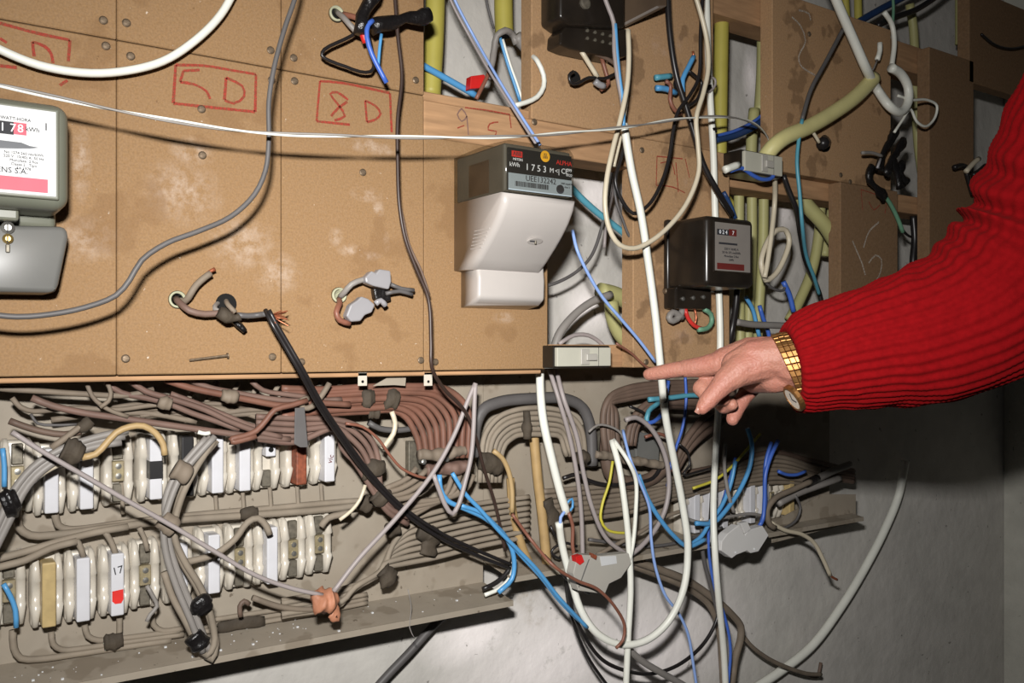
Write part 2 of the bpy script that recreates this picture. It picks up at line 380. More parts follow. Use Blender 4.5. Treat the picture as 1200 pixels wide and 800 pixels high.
rail(640, 1150, ((410-432)/1510.), 0.0045, -0.0286, 0.055, 'bottom timber rail holding the small breaker under the bay opening')
rail(497.4, 622.5, 0.1776, 0.1842, -0.004, 0.02, 'thin pale batten on top of the rail with red figures')
rail(-420, 640, -0.0184, -0.0150, -0.012, 0.03, 'thin pale batten edge running under the left panels')
PAN = {}
def panel(key, a, b, s0, s1, label, m='chip'):
    PAN[key] = slab(xo(a), xo(b), s0 if s0 > 1 else zl(s0), s1 if s1 > 1 else zl(s1), 0.0, 0.028, M[m], 'chipboard_panel', label, 'panel', 'chipboard meter panels')
G = 0.35
panel('a1', -420, 137 - G, ZS + .0006, ZT, 'chipboard panel at the top left corner, above the first red box')
panel('a2', -420, 137 - G, ZB, ZS - .0006, 'chipboard panel carrying the grey enamel meter')
panel('b1', 137 + G, 330 - G, ZS + .0006, ZT, 'chipboard panel crossed by the fat white cable loop at top')
panel('b2', 137 + G, 330 - G, ZB, ZS - .0006, 'chipboard panel marked 5D in red with two cable holes')
panel('c1', 330 + G, 497, ZS + .0006, ZT, 'chipboard panel behind the black taped bundle')
panel('c2', 330 + G, 497 - G, ZB, ZS - .0006, 'chipboard panel marked 8D in red with clear connectors')
panel('d', 497 + G, 642, ZB, 0.1516, 'chipboard panel carrying the white meter')
panel('e1', 623, 836, 0.1776, ZT, 'chipboard panel under the black meter at top centre', 'chip_dark')
panel('e2', 742, 855, ZB, 0.1774, 'chipboard panel carrying the small black meter', 'chip_dark')
panel('f1', 905, 1044, 0.1694, 0.339, 'dark chipboard panel behind the thick cream conduit', 'chip_dark')
panel('f2', 985, 1052, ZB, 0.1692, 'dark chipboard panel above the red sleeve, with pale scrawls', 'chip_dirty_shaded')
panel('g', 1089, 1141, ZB, 0.335, 'narrow dark chipboard panel right of the black taped tangle', 'chip_dirty_shaded')
panel('h', 1136, 1240, 0.31, ZT, 'dark chipboard panel at the far top right corner', 'chip_dirty_shaded')
def screw_mesh():
    v = lathe((0, 0, 0), (0, -1, 0), [(0.0048, 0.0), (0.0048, 0.0012), (0.0034, 0.0022), (0.001, 0.0024)], 12)
    s = box(-0.0034, 0.0034, -0.0027, -0.0022, -0.0005, 0.0005)
    return mesh('screw', *join(v, s), M['screw'], False)
SM = screw_mesh()
for k, lst in {'a1': [(121, 24)], 'a2': [(124, 54)], 'b1': [(148, 27), (317, 59)], 'b2': [(153, 66), (318, 94), (236, 128), (147, 420), (319, 418), (237, 182)],
               'c1': [(344, 68)], 'c2': [(345, 95), (487, 94), (353, 424), (493, 422), (425, 202)], 'd': [(510, 424)], 'e1': [(626, 143)], 'e2': [(752, 176), (757, 424)],
               'f1': [(948, 40), (985, 205)], 'f2': [(996, 213)]}.items():
    for (px, py) in lst: put('screw', SM, at(px, py, 0.0), PAN[k])
def mark(key, strokes, m='marker', wpx=2.8, off=0.0006):
    mk('marker_writing', join(*[ribbon(s, off, wpx) for s in strokes]), M[m], PAN[key] if isinstance(key, str) else key)
def L_(*p): return [tuple(q) for q in p]
mark('b2', [L_((206, 76), (240, 77), (270, 82), (300, 87)), L_((300, 87), (299, 131)), L_((299, 131), (250, 126), (203, 121)), L_((203, 121), (206, 76)),
            L_((234, 82), (215, 83)), L_((215, 83), (211, 96)), L_((211, 96), (228, 99), (242, 107), (246, 116)), L_((265, 91), (263, 117)), L_((263, 117), (274, 121), (286, 113), (284, 101), (265, 91))])
mark('c2', [L_((375, 95), (400, 97), (457, 109)), L_((457, 109), (459, 155)), L_((375, 95), (371, 142)), L_((371, 142), (410, 146)), L_((408, 117), (395, 108), (387, 110), (396, 122), (404, 136), (392, 141)),
            L_((407, 119), (396, 127), (388, 136)), L_((428, 118), (430, 143)), L_((428, 118), (440, 124), (446, 133), (440, 140), (430, 143))])
mark('a2', [L_((0, 27), (40, 38), (82, 47)), L_((82, 47), (80, 72)), L_((38, 49), (40, 66)), L_((38, 49), (52, 54), (60, 63), (62, 74)), L_((0, 45), (8, 50)), L_((0, 77), (20, 79)), L_((70, 100), (79, 94))])
mark('e2', [L_((770, 183), (800, 186)), L_((770, 183), (769, 217)), L_((769, 217), (788, 219), (803, 226)), L_((774, 191), (787, 190), (791, 205)), L_((792, 190), (795, 225)), L_((803, 186), (808, 208))], wpx=1.6)
mark('f2', [L_((1009, 222), (1040, 232)), L_((1040, 232), (1037, 250)), L_((1009, 222), (1011, 246)), L_((1018, 236), (1024, 246), (1031, 240))], wpx=1.6)
mark('f2', [L_((999, 282), (1004, 294), (1010, 308), (1014, 322)), L_((1018, 308), (1026, 299), (1033, 304), (1032, 318), (1024, 334)), L_((1012, 290), (1018, 272), (1030, 260))], 'chalk', 3)
mark('f1', [L_((928, 20), (938, 30), (944, 48), (936, 66), (938, 76), (958, 90)), L_((936, 12), (948, 16), (950, 24))], 'chalk', 3)
rt = [o for o in COL.objects if o.name == 'timber_rail'][0]
mk('marker_writing', join(*[ribbon(s, -0.0001, 1.8) for s in [L_((541, 127), (536, 134), (541, 142), (547, 136), (541, 127)), L_((547, 136), (549, 158))]]), M['pencil'], rt)
mk('marker_writing', join(*[ribbon(s, -0.0001, 1.8) for s in [L_((545, 126), (570, 129), (597, 134)), L_((597, 133), (599, 150)), L_((584, 143), (574, 145), (572, 152), (582, 154), (578, 162)), L_((536, 150), (544, 147))]]), M['marker'], rt)
# drilled cable holes with their conduit ends
def hole(key, px, py, r, ring):
    c = at(px, py, 0.0008)
    mk('cable_hole', lathe(c, (0, -1, 0), [(r, 0), (r, 0.0004)], 22), M['dark'], PAN[key])
    if ring:
        o = mk('conduit_end', lathe(at(px - 1, py, 0), (0, -1, 0), [(r * .92, 0.001), (r * .92, 0.006), (r * .70, 0.006), (r * .70, 0.0012)], 22), M['pale_plastic'], PAN[key], True)
hole('b2', 208, 351, 0.0105, True); hole('b2', 265, 356, 0.0125, False); hole('c2', 397, 346, 0.0105, True); hole('c1', 394, 17, 0.0105, True); hole('f1', 967, 168, 0.016, False); hole('e1', 795, 100, 0.012, False); hole('e1', 673, 92, 0.012, False)
# nail stuck in the panel
nl = tag(mk('nail', join(tube([at(222, 422, .004), at(266, 416.5, .006)], 0.0016, 8), lathe(at(267, 416.5, .006), at(267, 416.5, .006) - at(222, 422, .004), [(0.0034, -0.001), (0.0034, 0.0006)], 10)), M['screw'], None, False), 'rusty bent nail lying flat on the panel below the two holes', 'nail')
# metal tabs under the panels
for (px, lab) in ((425, 'small pale metal tab with a hole, left of the bracket'), (502, 'small pale metal tab with a hole, under the panel seam')):
    t = thing('metal_tab', at(px, 436, -.012), lab, 'bracket', 'metal tabs under the panels')
    x = xo(px, -.012); mk('tab_plate', box(x - .0065, x + .0065, .012, .0135, at(px, 452, -.012).z, at(px, 436, -.012).z, 0.0004, 1), M['ceramic'], t)
    mk('tab_hole', lathe(at(px, 447, -.0118), (0, -1, 0), [(.002, 0), (.002, .0003)], 10), M['dark'], t)
tag(mk('steel_bracket', ppx([(437, 452), (462, 438), (476, 438), (475, 452), (462, 451)], -.03, .002), M['plate']), 'bent grey steel bracket between two metal tabs', 'bracket')

# ---------------------------------------------------------------- fuse plates with ledge
def plate(a, b, sb, label, cutx=None):
    x0, x1 = xo(a, PL), xo(b, PL); o = thing('fuse_plate', ((x0 + x1) / 2, -PL + .02, zl(sb)), label, 'panel', None)
    zt = zl(-0.002); zb = CZ - sb * 1.918 * (DB - PL) / DB
    mk('back_plate', box(x0, x1, -PL, -PL + 0.003, zb - .01, zt), M['plate'], o)
    y0 = -PL; y1 = -PL - 0.078; z0, z1 = zb, zb - 0.012
    V = [(x0, y0, z0), (x1, y0, z0), (x1 + .004, y1, z1), (x0, y1, z1)]
    mk('ledge', prism(V, Vector((0, 0, -0.0025))), M['plate'], o)
    mk('lip', box(x0, x1 + .004, y1 - .002, y1, z1 - .008, z1 + .0005), M['plate'], o)
    return o
plate(-420, 566, 0.1715, 'grey steel fuse plate with a bent ledge, under the left panels')
fp = plate(566.5, 972, 0.155, 'grey steel fuse plate with a bent ledge, under the pointing hand')

mk('end_flap', ppx([(905, 612), (935, 596), (962, 579), (1003, 579), (1003, 612), (960, 622), (905, 636)], -.078, .002), M['plate'], fp)
# crumbs of plaster lying on the ledge
CR = []
for i in range(60):
    px = random.uniform(5, 560); f_ = random.uniform(.1, .95); off = PL + .078 * f_; x = xo(px, off)
    zz = CZ - .1715 * 1.918 * (DB - PL) / DB - .012 * f_; r = random.choice((.0004, .0006, .0009, .0015))
    CR.append(box(x - r, x + r, -off - r, -off + r, zz, zz + r * 1.3))
tag(mk('plaster_crumbs', join(*CR), M['label_white']), 'white plaster crumbs scattered on the left ledge', 'debris', None, 'stuff')

# ---------------------------------------------------------------- fuse holders
def cheek(sx):
    S = [(-.044, .0022, .016), (-.041, .0036, .026), (-.016, .0056, .036), (-.013, .0058, .031), (.012, .0058, .031), (.015, .0056, .036), (.038, .0038, .030), (.043, .0024, .020)]
    V, Q = [], []; K = 7
    for z, wd, d in S:
        for k in range(K):
            a = math.pi * k / (K - 1); V.append(Vector((sx - math.cos(a) * wd, -(d - .004 + .004 * math.sin(a)) if 0 < k < K - 1 else -.004, z)))
    for i in range(len(S) - 1):
        for k in range(K - 1): Q.append((i * K + k, i * K + k + 1, (i + 1) * K + k + 1, (i + 1) * K + k))
    Q.append(tuple(range(K))); Q.append(tuple(range((len(S) - 1) * K, len(S) * K))); return V, Q
ME = {}
ME['base'] = mesh('ceramic_base', *box(-.0165, .0165, -.020, 0, -.041, .041, .003, 2), M['ceramic'], True)
ME['cheekL'] = mesh('ceramic_cheek', *cheek(-.0118), M['ceramic'], True); ME['cheekR'] = mesh('ceramic_cheek', *cheek(.0118), M['ceramic'], True)
CB = box(-.0074, .0074, -.047, -.012, -.0375, .0375, .0018, 2)
for k in ('carrier', 'carrier_yellow', 'carrier_black', 'carrier_rust'): ME[k] = mesh('fuse_carrier', *CB, M[k], False)
ME['slot'] = mesh('contact_clip', *box(-.006, .006, -.027, -.02, .014, .038, .001, 1), M['contact'])
ME['slot2'] = mesh('contact_clip', *box(-.006, .006, -.027, -.02, -.038, -.016, .001, 1), M['contact'])
ME['brass'] = mesh('terminal_block', *box(-.0068, .0068, -.030, -.02, -.013, .012, .001, 1), M['brass_dull'])
ME['tscrew'] = mesh('terminal_screw', *lathe((0, 0, 0), (0, -1, 0), [(.0036, -.001), (.0036, .0014), (.001, .0017)], 10), M['steel'])
ME['band'] = mesh('black_band', *box(-.0076, .0076, -.0474, -.014, -.012, .010), M['carrier_black'])
ME['plug'] = mesh('white_plug', *join(box(-.0066, .0066, -.044, -.02, .004, .022, .001, 1)), M['carrier'])
ME['hole'] = mesh('plug_hole', *lathe((0, -.0442, .013), (0, -1, 0), [(.0035, 0), (.0035, .0005)], 12), M['dark'])
def holder(px, py, kind, label, group):
    p = at(px, py, PL + .042); loc = Vector((p.x, -PL, p.z))
    t = thing('fuse_holder', loc, label, 'fuse holder', group)
    put('ceramic_base', ME['base'], loc, t); put('ceramic_cheek', ME['cheekL'], loc, t); put('ceramic_cheek', ME['cheekR'], loc, t)
    if kind in ('open', 'hole'):
        put('contact_clip', ME['slot'], loc, t); put('contact_clip', ME['slot2'], loc, t)
        if kind == 'open':
            q = put('terminal_block', ME['brass'], loc, t)
            for dz in (.006, -.006): put('terminal_screw', ME['tscrew'], loc + Vector((0, -.030, dz)), q)
        else: q = put('white_plug', ME['plug'], loc, t); put('plug_hole', ME['hole'], loc, q)
        return t
    k = {'yellow': 'carrier_yellow', 'black': 'carrier_black', 'rust': 'carrier_rust'}.get(kind, 'carrier')
    c = put('fuse_carrier', ME[k], loc, t)
    if kind == 'band': put('black_band', ME['band'], loc, c)
    if kind == 'red17':
        text('17', loc + Vector((0, -.0474, .017)), .013, M['ink'], c, 'pencil_number', roty=-0.2)
        V = [loc + Vector((x, -.0476, z)) for x, z in [(-.0062, -.007), (.0062, -.006), (.0064, -.018), (.004, -.0225), (-.003, -.0225), (-.0062, -.019)]]
        mk('red_paint_mark', prism(V, Vector((0, .0005, 0))), M['red_print'], c)
    if kind == 'scrawl': text('M', loc + Vector((0, -.0474, .008)), .010, M['ink'], c, 'pencil_scrawl', roty=0.3)
    if kind == 'redink':
        text('vic', loc + Vector((0.0008, -.0474, -.006)), .011, M['red_dark'], c, 'red_scrawl', roty=-1.3)
        mk('carrier_hole', lathe(loc + Vector((0, -.0472, .026)), (0, -1, 0), [(.0016, 0), (.0016, .0004)], 10), M['dark'], c)
    return t
R1 = [(22, 560, 'open', 'empty fuse holder at left end of the upper row, behind the grey bundle'), (60, 563, 'white', 'white fuse holder of the upper row just right of the grey bundle'),
      (101, 559, 'white', 'white fuse holder of the upper row under the tan cable end'), (141, 553, 'open', 'empty fuse holder of the upper row under the tan cable loop'),
      (182, 549, 'band', 'white fuse holder with a black band across its carrier'), (219, 546, 'black', 'fuse holder with a black carrier behind the hanging cable bundle'),
      (254, 543, 'white', 'white fuse holder of the upper row right of the hanging bundle'), (286, 541, 'white', 'white fuse holder of the upper row, second right of the hanging bundle'),
      (317, 538, 'hole', 'open fuse holder with a short white plug and round hole'), (352, 535, 'rust', 'fuse holder with a rusty brown carrier under the hanging grey strip'),
      (385, 532, 'redink', 'white fuse holder with red scrawl at right end of upper row')]
R2 = [(12, 695, 'open', 'empty fuse holder with a blue wire at left end of lower row'), (57, 696, 'yellow', 'fuse holder with a yellowed carrier in the lower row'), (97, 690, 'white', 'plain white fuse holder between the yellowed and the red-marked ones'),
      (137, 684, 'red17', 'fuse holder with a red paint mark and the number 17'), (173, 676, 'open', 'empty fuse holder with a bent grey wire, right of the red mark'), (212, 670, 'white', 'fuse holder of the lower row hidden behind the hanging bundle'),
      (250, 660, 'scrawl', 'white fuse holder with a pencil scrawl in the lower row'), (285, 655, 'open', 'empty fuse holder under the crossing lilac cable'), (318, 650, 'white', 'white fuse holder between empty ones at right of lower row'),
      (348, 645, 'open', 'empty fuse holder second from the right end of lower row'), (379, 639, 'open', 'empty fuse holder at the right end of lower row')]
for a in R1: holder(*a, 'fuse holders of the upper row')
for a in R2: holder(*a, 'fuse holders of the lower row')
xs = [815, 832, 848, 864, 880, 896, 911, 926]
for i, x in enumerate(xs):
    holder(x, 600 - i * 2.6, ('white', 'white', 'white', 'open', 'white', 'white', 'open', 'yellow')[i], 'dim fuse holder on the far plate, number %s from the left' % ('one two three four five six seven eight'.split()[i]), 'fuse holders on the far plate')

# ---------------------------------------------------------------- grey enamel meter
gx1 = xo(82, .10); gx0 = gx1 - .135
zt_, zb_ = at(70, 121, .10).z, at(40, 243, .10).z
t = thing('electricity_meter', ((gx0 + gx1) / 2, 0, zb_ - .085), 'grey enamel meter with a white dial plate at the left edge', 'meter', None)
mk('housing', box(gx0, gx1, -.10, -.001, zb_, zt_, .014, 5), M['enamel'], t, True)
mk('base_flange', box(gx0 + .002, gx1 - .004, -.035, -.0005, zb_ - .012, zt_ - .006, .006, 3), M['enamel'], t, True)
lx1 = xo(65, .101); lz1, lz0 = at(55, 131, .101).z, at(30, 228, .101).z
f = mk('window_frame', box(gx0 + .010, lx1 + .003, -.1035, -.099, lz0 - .003, lz1 + .003, .0015, 2), M['enamel'], t)
d = mk('dial_plate', box(gx0 + .013, lx1, -.1042, -.1, lz0, lz1), M['label_white'], t)
def P(px, py, off): return at(px, py, off)
O = .1044
x_ = lambda px: xo(px, O)
mk('counter_window', box(gx0 + .02, x_(16), -.1047, -.104, P(8, 157, O).z, P(8, 142, O).z), M['ink'], t)
mk('counter_window', box(x_(16), x_(31), -.1047, -.104, P(24, 158, O).z, P(24, 144, O).z), M['pink_print'], t)
text('1 7', P(9, 149.5, .1049), .011, M['ink_white'], t); text('8', P(24, 151, .1049), .011, M['ink_white'], t); text('kWh', P(38, 152, .1049), .006, M['ink'], t, 'dial_lettering'); text('1', P(54, 149, .1049), .010, M['ink'], t, 'dial_lettering')
text('KILOWATT-HORA', P(12, 138.5, .1049), .0042, M['ink'], t, 'dial_lettering')
mk('disc_slot', ppx([(-20, 165), (0, 164), (25, 167), (35, 171), (46, 173), (35, 174), (20, 174), (-20, 173)], .1047, .0005), M['disc'], t)
for i in range(5):
    text(('No 1274 260 rev/kWh', '220 V  10(40) A  50 Hz', 'Monofase  2 fios', 'Classe 2   Tipo', 'SA 1978')[i], P(28, 180 + i * 4.4, .1049), .0036, M['ink'], t, 'dial_lettering')
text('SIEMENS S.A.', P(33, 201.5, .1049), .0074, M['ink'], t, 'maker_lettering', align='RIGHT')
mk('red_band', box(gx0 + .014, x_(56), -.1047, -.104, P(30, 224, O).z, P(30, 208, O).z), M['pink_print'], t)
cv = ppx([(-60, 262), (77, 265), (81, 276), (68, 338), (62, 343), (-60, 341)], .055, .054, .005)
c = mk('terminal_cover', cv, M['enamel_grey'], t, True)
for (px, py, r, m_) in ((9, 267, .0062, 'steel'), (9, 280, .005, 'brass')):
    s = mk('cover_screw', lathe(at(px, py, .0555), (0, -1, 0), [(r, 0), (r, .003), (r * .5, .0045)], 14), M[m_], c)
    q = at(px, py, .0603); mk('screw_slot', box(q.x - .0006, q.x + .0006, q.y, q.y + .001, q.z - r * .7, q.z + r * .7), M['ink'], s)
mk('lead_seal', box(at(9, 284, .056).x - .002, at(9, 284, .056).x + .002, -.058, -.055, at(9, 296, .056).z, at(9, 286, .056).z, .0008, 1), M['contact'], c)
mk('seal_lug', box(at(9, 254, .07).x - .012, at(9, 254, .07).x + .010, -.07, -.04, at(9, 258, .07).z, at(9, 243, .07).z, .003, 2), M['enamel'], t)

# ---------------------------------------------------------------- white meter with smoked window
mx0, mx1 = xo(532), xo(677, .128)
def prof_solid(x0, x1, pr, name, m, parent, bev=.006):   # profile of (off, z) swept along the wall
    V = [(x0, -o_, z_) for o_, z_ in pr] + [(x1, -o_, z_) for o_, z_ in pr]; n = len(pr)
    bm = bmesh.new(); vs = [bm.verts.new(v) for v in V]
    bm.faces.new(vs[:n]); bm.faces.new(vs[n:][::-1])
    for i in range(n): bm.faces.new((vs[i], vs[i + n], vs[(i + 1) % n + n], vs[(i + 1) % n]))
    bmesh.ops.recalc_face_normals(bm, faces=bm.faces)
    if bev:
        ed = [e for e in bm.edges if abs(e.calc_face_angle(0)) > 0.9 and all(v.co.y < -.004 for v in e.verts)]
        bmesh.ops.bevel(bm, geom=ed, offset=bev, segments=4, affect='EDGES', profile=0.5)
    o = mk(name, dump(bm), m, parent, True)
    return o
zA = lambda py, off, px=640: at(px, py, off).z
zc = zA(229, .128, 640); ztop = zA(170, .11, 630)
t = thing('electricity_meter', ((mx0 + mx1) / 2, 0, zA(362, .045)), 'white plastic meter with a smoked window over its label', 'meter', None)
ps = prof_solid(mx0, mx1, [(.0005, zc), (.128, zc - .0006), (.124, zA(244, .124)), (.114, zA(260, .114)), (.100, zA(276, .10)), (.083, zA(292, .083)), (.064, zA(308, .064)), (.047, zA(320, .047)), (.0005, zA(319, .0, 560))], 'meter_cover', M['white_plastic'], t, .009)
prof_solid(mx0 + .011, mx0 + .1235, [(.0008, zA(314, 0, 560)), (.044, zA(312, .044)), (.047, zA(330, .047)), (.046, zA(352, .046)), (.035, zA(358, .036)), (.0008, zA(362, .0, 590))], 'terminal_cover', M['white_plastic'], t, .005)
prof_solid(mx0, mx1, [(.0005, zc + .0004), (.127, zc), (.127, ztop - .010), (.121, ztop - .002), (.09, ztop), (.0005, ztop - .006)], 'smoked_window', M['smoked'], t, .012)
mk('register_block', box(mx0 + .0035, mx1 - .006, -.120, -.001, zc + .001, ztop - .006, .003, 2), M['liner'], t)
mk('side_card', box(mx0 + .0028, mx0 + .004, -.085, -.035, zc + .004, ztop - .022), M['bakelite_brown'], t)
lx0, lx1 = mx0 + .008, mx1 - .007
fz0, fz1 = zc + .003, ztop - .012
fm = fz0 + (fz1 - fz0) * .40
d = mk('face_plate', box(lx0, lx1, -.1235, -.10, fz0, fz1), M['label_black'], t)
mk('grey_label', box(lx0, lx1, -.1241, -.1233, fz0, fm), M['label_grey'], d)
O = -.1244
W_ = lx1 - lx0; H_ = fz1 - fz0
def FP(u, v): return Vector((lx0 + W_ * u, O, fz0 + H_ * v))
mk('red_logo', box(lx0 + W_ * .05, lx0 + W_ * .21, -.1241, -.1233, fz0 + H_ * .79, fz0 + H_ * .93), M['red_print'], d)
text('ABB', FP(.13, .86) + Vector((0, .0001, 0)), .0075, M['ink'], d)
text('METERS', FP(.14, .73), .0045, M['ink_white'], d)
text('kWh', FP(.09, .60), .008, M['ink_white'], d)
text('1 7 5 3', FP(.42, .58), .012, M['ink_white'], d); text('M', FP(.67, .58), .009, M['ink_white'], d); text('<|', FP(.76, .58), .009, M['ink_white'], d)
text('CE', FP(.88, .60), .010, M['ink_white'], d); text('S99', FP(.955, .64), .006, M['ink_white'], d); text('0122', FP(.955, .52), .005, M['ink_white'], d)
text('ALPHA', FP(.87, .80), .0085, M['red_print'], d)
mk('yellow_sticker', lathe(FP(.56, .90) + Vector((0, -.0005, 0)), (0, -1, 0), [(.0075, 0), (.0075, .0004)], 20), M['sticker'], d)
text('02', FP(.56, .935) + Vector((0, -.0012, 0)), .0052, M['ink'], d); text('2001', FP(.56, .87) + Vector((0, -.0012, 0)), .0045, M['ink'], d)
text('UEE132242', FP(.50, .31), .0105, M['ink'], d, 'serial_number')
x = .1
bars = []
while x < .62:
    b_ = random.choice((.006, .009, .014)); bars.append(box(lx0 + W_ * x, lx0 + W_ * (x + b_), O - .0001, O + .0004, fz0 + H_ * .10, fz0 + H_ * .22)); x += b_ + random.choice((.006, .009))
mk('barcode', join(*bars), M['ink'], d)
mk('optical_port', lathe(FP(.80, .15), (0, -1, 0), [(.0058, 0), (.0058, .002), (.004, .002), (.004, .001)], 18), M['ink'], d)
text('2000 imp/kWh', FP(.92, .30), .0035, M['ink'], d); text('class 2', FP(.92, .22), .0035, M['ink'], d)
# relief on the white cover
q = at(627, 283, .0935); mk('cover_emblem', join(lathe(q, (0, -1, -.85), [(.010, -.002), (.010, .0004), (.009, .0007)], 24)), M['white_plastic'], ps)
ps_ = [c_ for c_ in COL.objects if c_.name.startswith('cover_emblem')][0]; ps_.scale = (1.2, 1, .5)
mk('latch_slot', box(q.x - .009, q.x - .0005, q.y - .0022, q.y, q.z - .0007, q.z + .0007), M['ink'], ps)
mk('latch_knob', box(q.x - .0015, q.x + .0012, q.y - .0026, q.y, q.z - .0035, q.z + .0035, .0005, 1), M['contact'], ps)
for i in range(6):
    a_, b_ = (mx0 - .0004, zA(272 + i * 4, .05, 560)), 0
    mk('vent_rib', box(mx0 - .0008, mx0 + .001, -.092 + i * .004, -.055 + i * .002, a_[1] - .0005, a_[1] + .0005), M['white_plastic'], ps)

# ---------------------------------------------------------------- small black meter
bx0, bx1 = xo(778), xo(884, .095)
bz1, bz0 = at(850, 254, .095).z, at(850, 336, .095).z
t = thing('electricity_meter', ((bx0 + bx1) / 2, 0, bz0 - .035), 'small black bakelite meter on the middle panel', 'meter', None)
mk('housing', box(bx0, bx1, -.095, -.001, bz0, bz1, .009, 4), M['bakelite'], t, True)
mk('back_flange', box(bx0 - .003, bx1 + .002, -.012, -.0005, bz0 - .003, bz1 + .003, .004, 2), M['bakelite'], t, True)
O = .0962
wx0, wx1, wz0, wz1 = xo(838, O), xo(879, O), at(858, 318, O).z, at(858, 262, O).z
mk('window_frame', box(wx0 - .003, wx1 + .003, -.0960, -.092, wz0 - .003, wz1 + .003, .0012, 2), M['bakelite'], t)
d = mk('dial_plate', box(wx0, wx1, -.0965, -.093, wz0, wz1), M['label_dim'], t)
W_ = wx1 - wx0; H_ = wz1 - wz0
def FP(u, v): return Vector((wx0 + W_ * u, -.0969, wz0 + H_ * v))
def fb(name, u0, u1, v0, v1, m): mk(name, box(wx0 + W_ * u0, wx0 + W_ * u1, -.0968, -.096, wz0 + H_ * v0, wz0 + H_ * v1), M[m], d)
fb('counter_window', .05, .38, .74, .86, 'ink'); fb('counter_window', .38, .60, .74, .88, 'red_dark'); fb('disc_slot', .1, .62, .55, .59, 'ink'); fb('red_band', .05, .82, .03, .16, 'red_dark')
text('0 2 4', FP(.22, .80), .009, M['ink_white'], d); text('7', FP(.5, .80), .009, M['ink_white'], d)
for i in range(4): text(('220 V 10(40) A', '50 Hz 375 rev/kWh', 'Monofase 2 fios', 'kWh')[i], FP(.45, .46 - i * .075), .0052, M['ink'], d)
mk('terminal_block', box(xo(792, .03), xo(834, .03), -.03, -.001, at(812, 362, .03).z, bz0 + .002, .003, 2), M['bakelite'], t)
for (px, py) in ((800, 350), (812, 349), (824, 348)):
    mk('terminal_screw', lathe(at(px, py, .0302), (0, -1, 0), [(.0035, 0), (.0035, .002), (.002, .0028)], 10), M['steel'], t)
mk('mounting_lug', lathe(at(781, 341, .004), (0, -1, 0), [(.006, -.003), (.006, .004), (.003, .006)], 14), M['screw'], t)
# ---------------------------------------------------------------- black meter at the top
t = thing('electricity_meter', at(700, 60, 0), 'black meter cut off by the top edge, with a terminal block below', 'meter', None)
mk('housing', prism([at(x, y, .05) for x, y in ((656, -90), (656, 20), (668, 29), (733, 33), (733, -90))], Vector((0, .049, 0)), .005), M['bakelite'], t, True)
V = [at(733, 33, .012), at(733, -90, .012), at(782, -90, .062), at(782, 8, .062)]
mk('side_cover', prism(V, Vector((-.012, 0.008, 0)), .002), M['bakelite_brown'], t)
mk('terminal_block', ppx([(657, 38), (664, 30), (735, 34), (735, 66), (722, 68), (690, 62), (668, 57), (656, 52)], .036, .034, .003), M['bakelite'], t)
mk('housing_screw', lathe(at(685, 4, .0505), (0, -1, 0), [(.009, 0), (.009, .003), (.006, .004)], 18), M['contact'], t)
for i in range(4):
    for j in range(2): mk('terminal_screw', lathe(at(688 + i * 9, 36 + j * 9 + i * 2, .0362), (0, -1, 0), [(.0026, 0), (.0026, .0015)], 8), M['contact'], t)

# ---------------------------------------------------------------- breakers
def breaker_box(px0, px1, py0, py1, off, label, leftdark):
    x0, x1 = xo(px0, off), xo(px1, off); z0, z1 = at((px0 + px1) / 2, py1, off).z, at((px0 + px1) / 2, py0, off).z
    t = thing('circuit_breaker', ((x0 + x1) / 2, -off + .04, z0), label, 'breaker')
    mk('black_case', box(x0 - .003, x1 + .003, -off + .006, -off + .052, z0 - .003, z1 + .003, .002, 2), M['bakelite'], t)
    c = mk('grey_face', box(x0, x1, -off, -off + .02, z0, z1, .0012, 2), M['breaker_face'], t)
    wd = x1 - x0; h = z1 - z0
    mk('toggle_frame', box(x0 + wd * .42, x0 + wd * .58, -off - .0025, -off, z0 + h * .08, z1 - h * .08, .0008, 1), M['breaker'], c)
    mk('toggle', box(x0 + wd * .5, x0 + wd * .70, -off - .006, -off, z0 + h * .3, z0 + h * .66, .001, 1), M['breaker'], c)
    mk('face_groove', box(x0 + wd * .76, x0 + wd * .765, -off - .0004, -off + .001, z0, z1), M['ink'], c)
    return t
breaker_box(653, 716, 407, 429, .032, 'grey breaker in a black case on the bottom rail', True)
breaker_box(873, 917, 180, 203, .045, 'grey breaker in a black case above the green conduits', True)
def loose(outline, off, thick, label, red):
    ml = M['breaker'] if red else M['breaker_light']
    t = thing('circuit_breaker', at(sum(p[0] for p in outline) / len(outline), max(p[1] for p in outline), off), label, 'breaker')
    mk('breaker_case', ppx(outline, off, thick, .0012), ml, t)
    return t
t = loose([(676, 654), (682, 650), (706, 651), (737, 648), (740, 660), (728, 677), (714, 684), (709, 696), (678, 692), (672, 672)], .0, .018, 'loose grey breaker with a red tab hanging beside white cables', True)
mk('red_tab', ppx([(675, 652), (682, 650), (685, 658), (680, 662), (676, 659)], .002, .012, .0006), M['red_plastic'], t)
mk('toggle', ppx([(694, 648), (700, 651), (699, 656), (694, 653)], .004, .008, .0006), M['carrier_rust'], t)
mk('case_label', ppx([(703, 652), (722, 651), (723, 660), (705, 663)], .0006, .0008), M['label_white'], t)
mk('case_seam', ppx([(686, 665), (690, 655), (691, 655), (679, 688), (678, 688)], .0006, .0008), M['enamel_grey'], t)
t = loose([(846, 634), (853, 625), (866, 615), (873, 627), (877, 621), (894, 616), (901, 627), (889, 646), (880, 648), (876, 645), (863, 650), (858, 654), (845, 645)], -.02, .018, 'loose grey breaker lying over the edge of the far plate', False)
mk('toggle', ppx([(868, 613), (876, 611), (880, 620), (873, 625)], -.018, .01, .0006), M['breaker_light'], t)
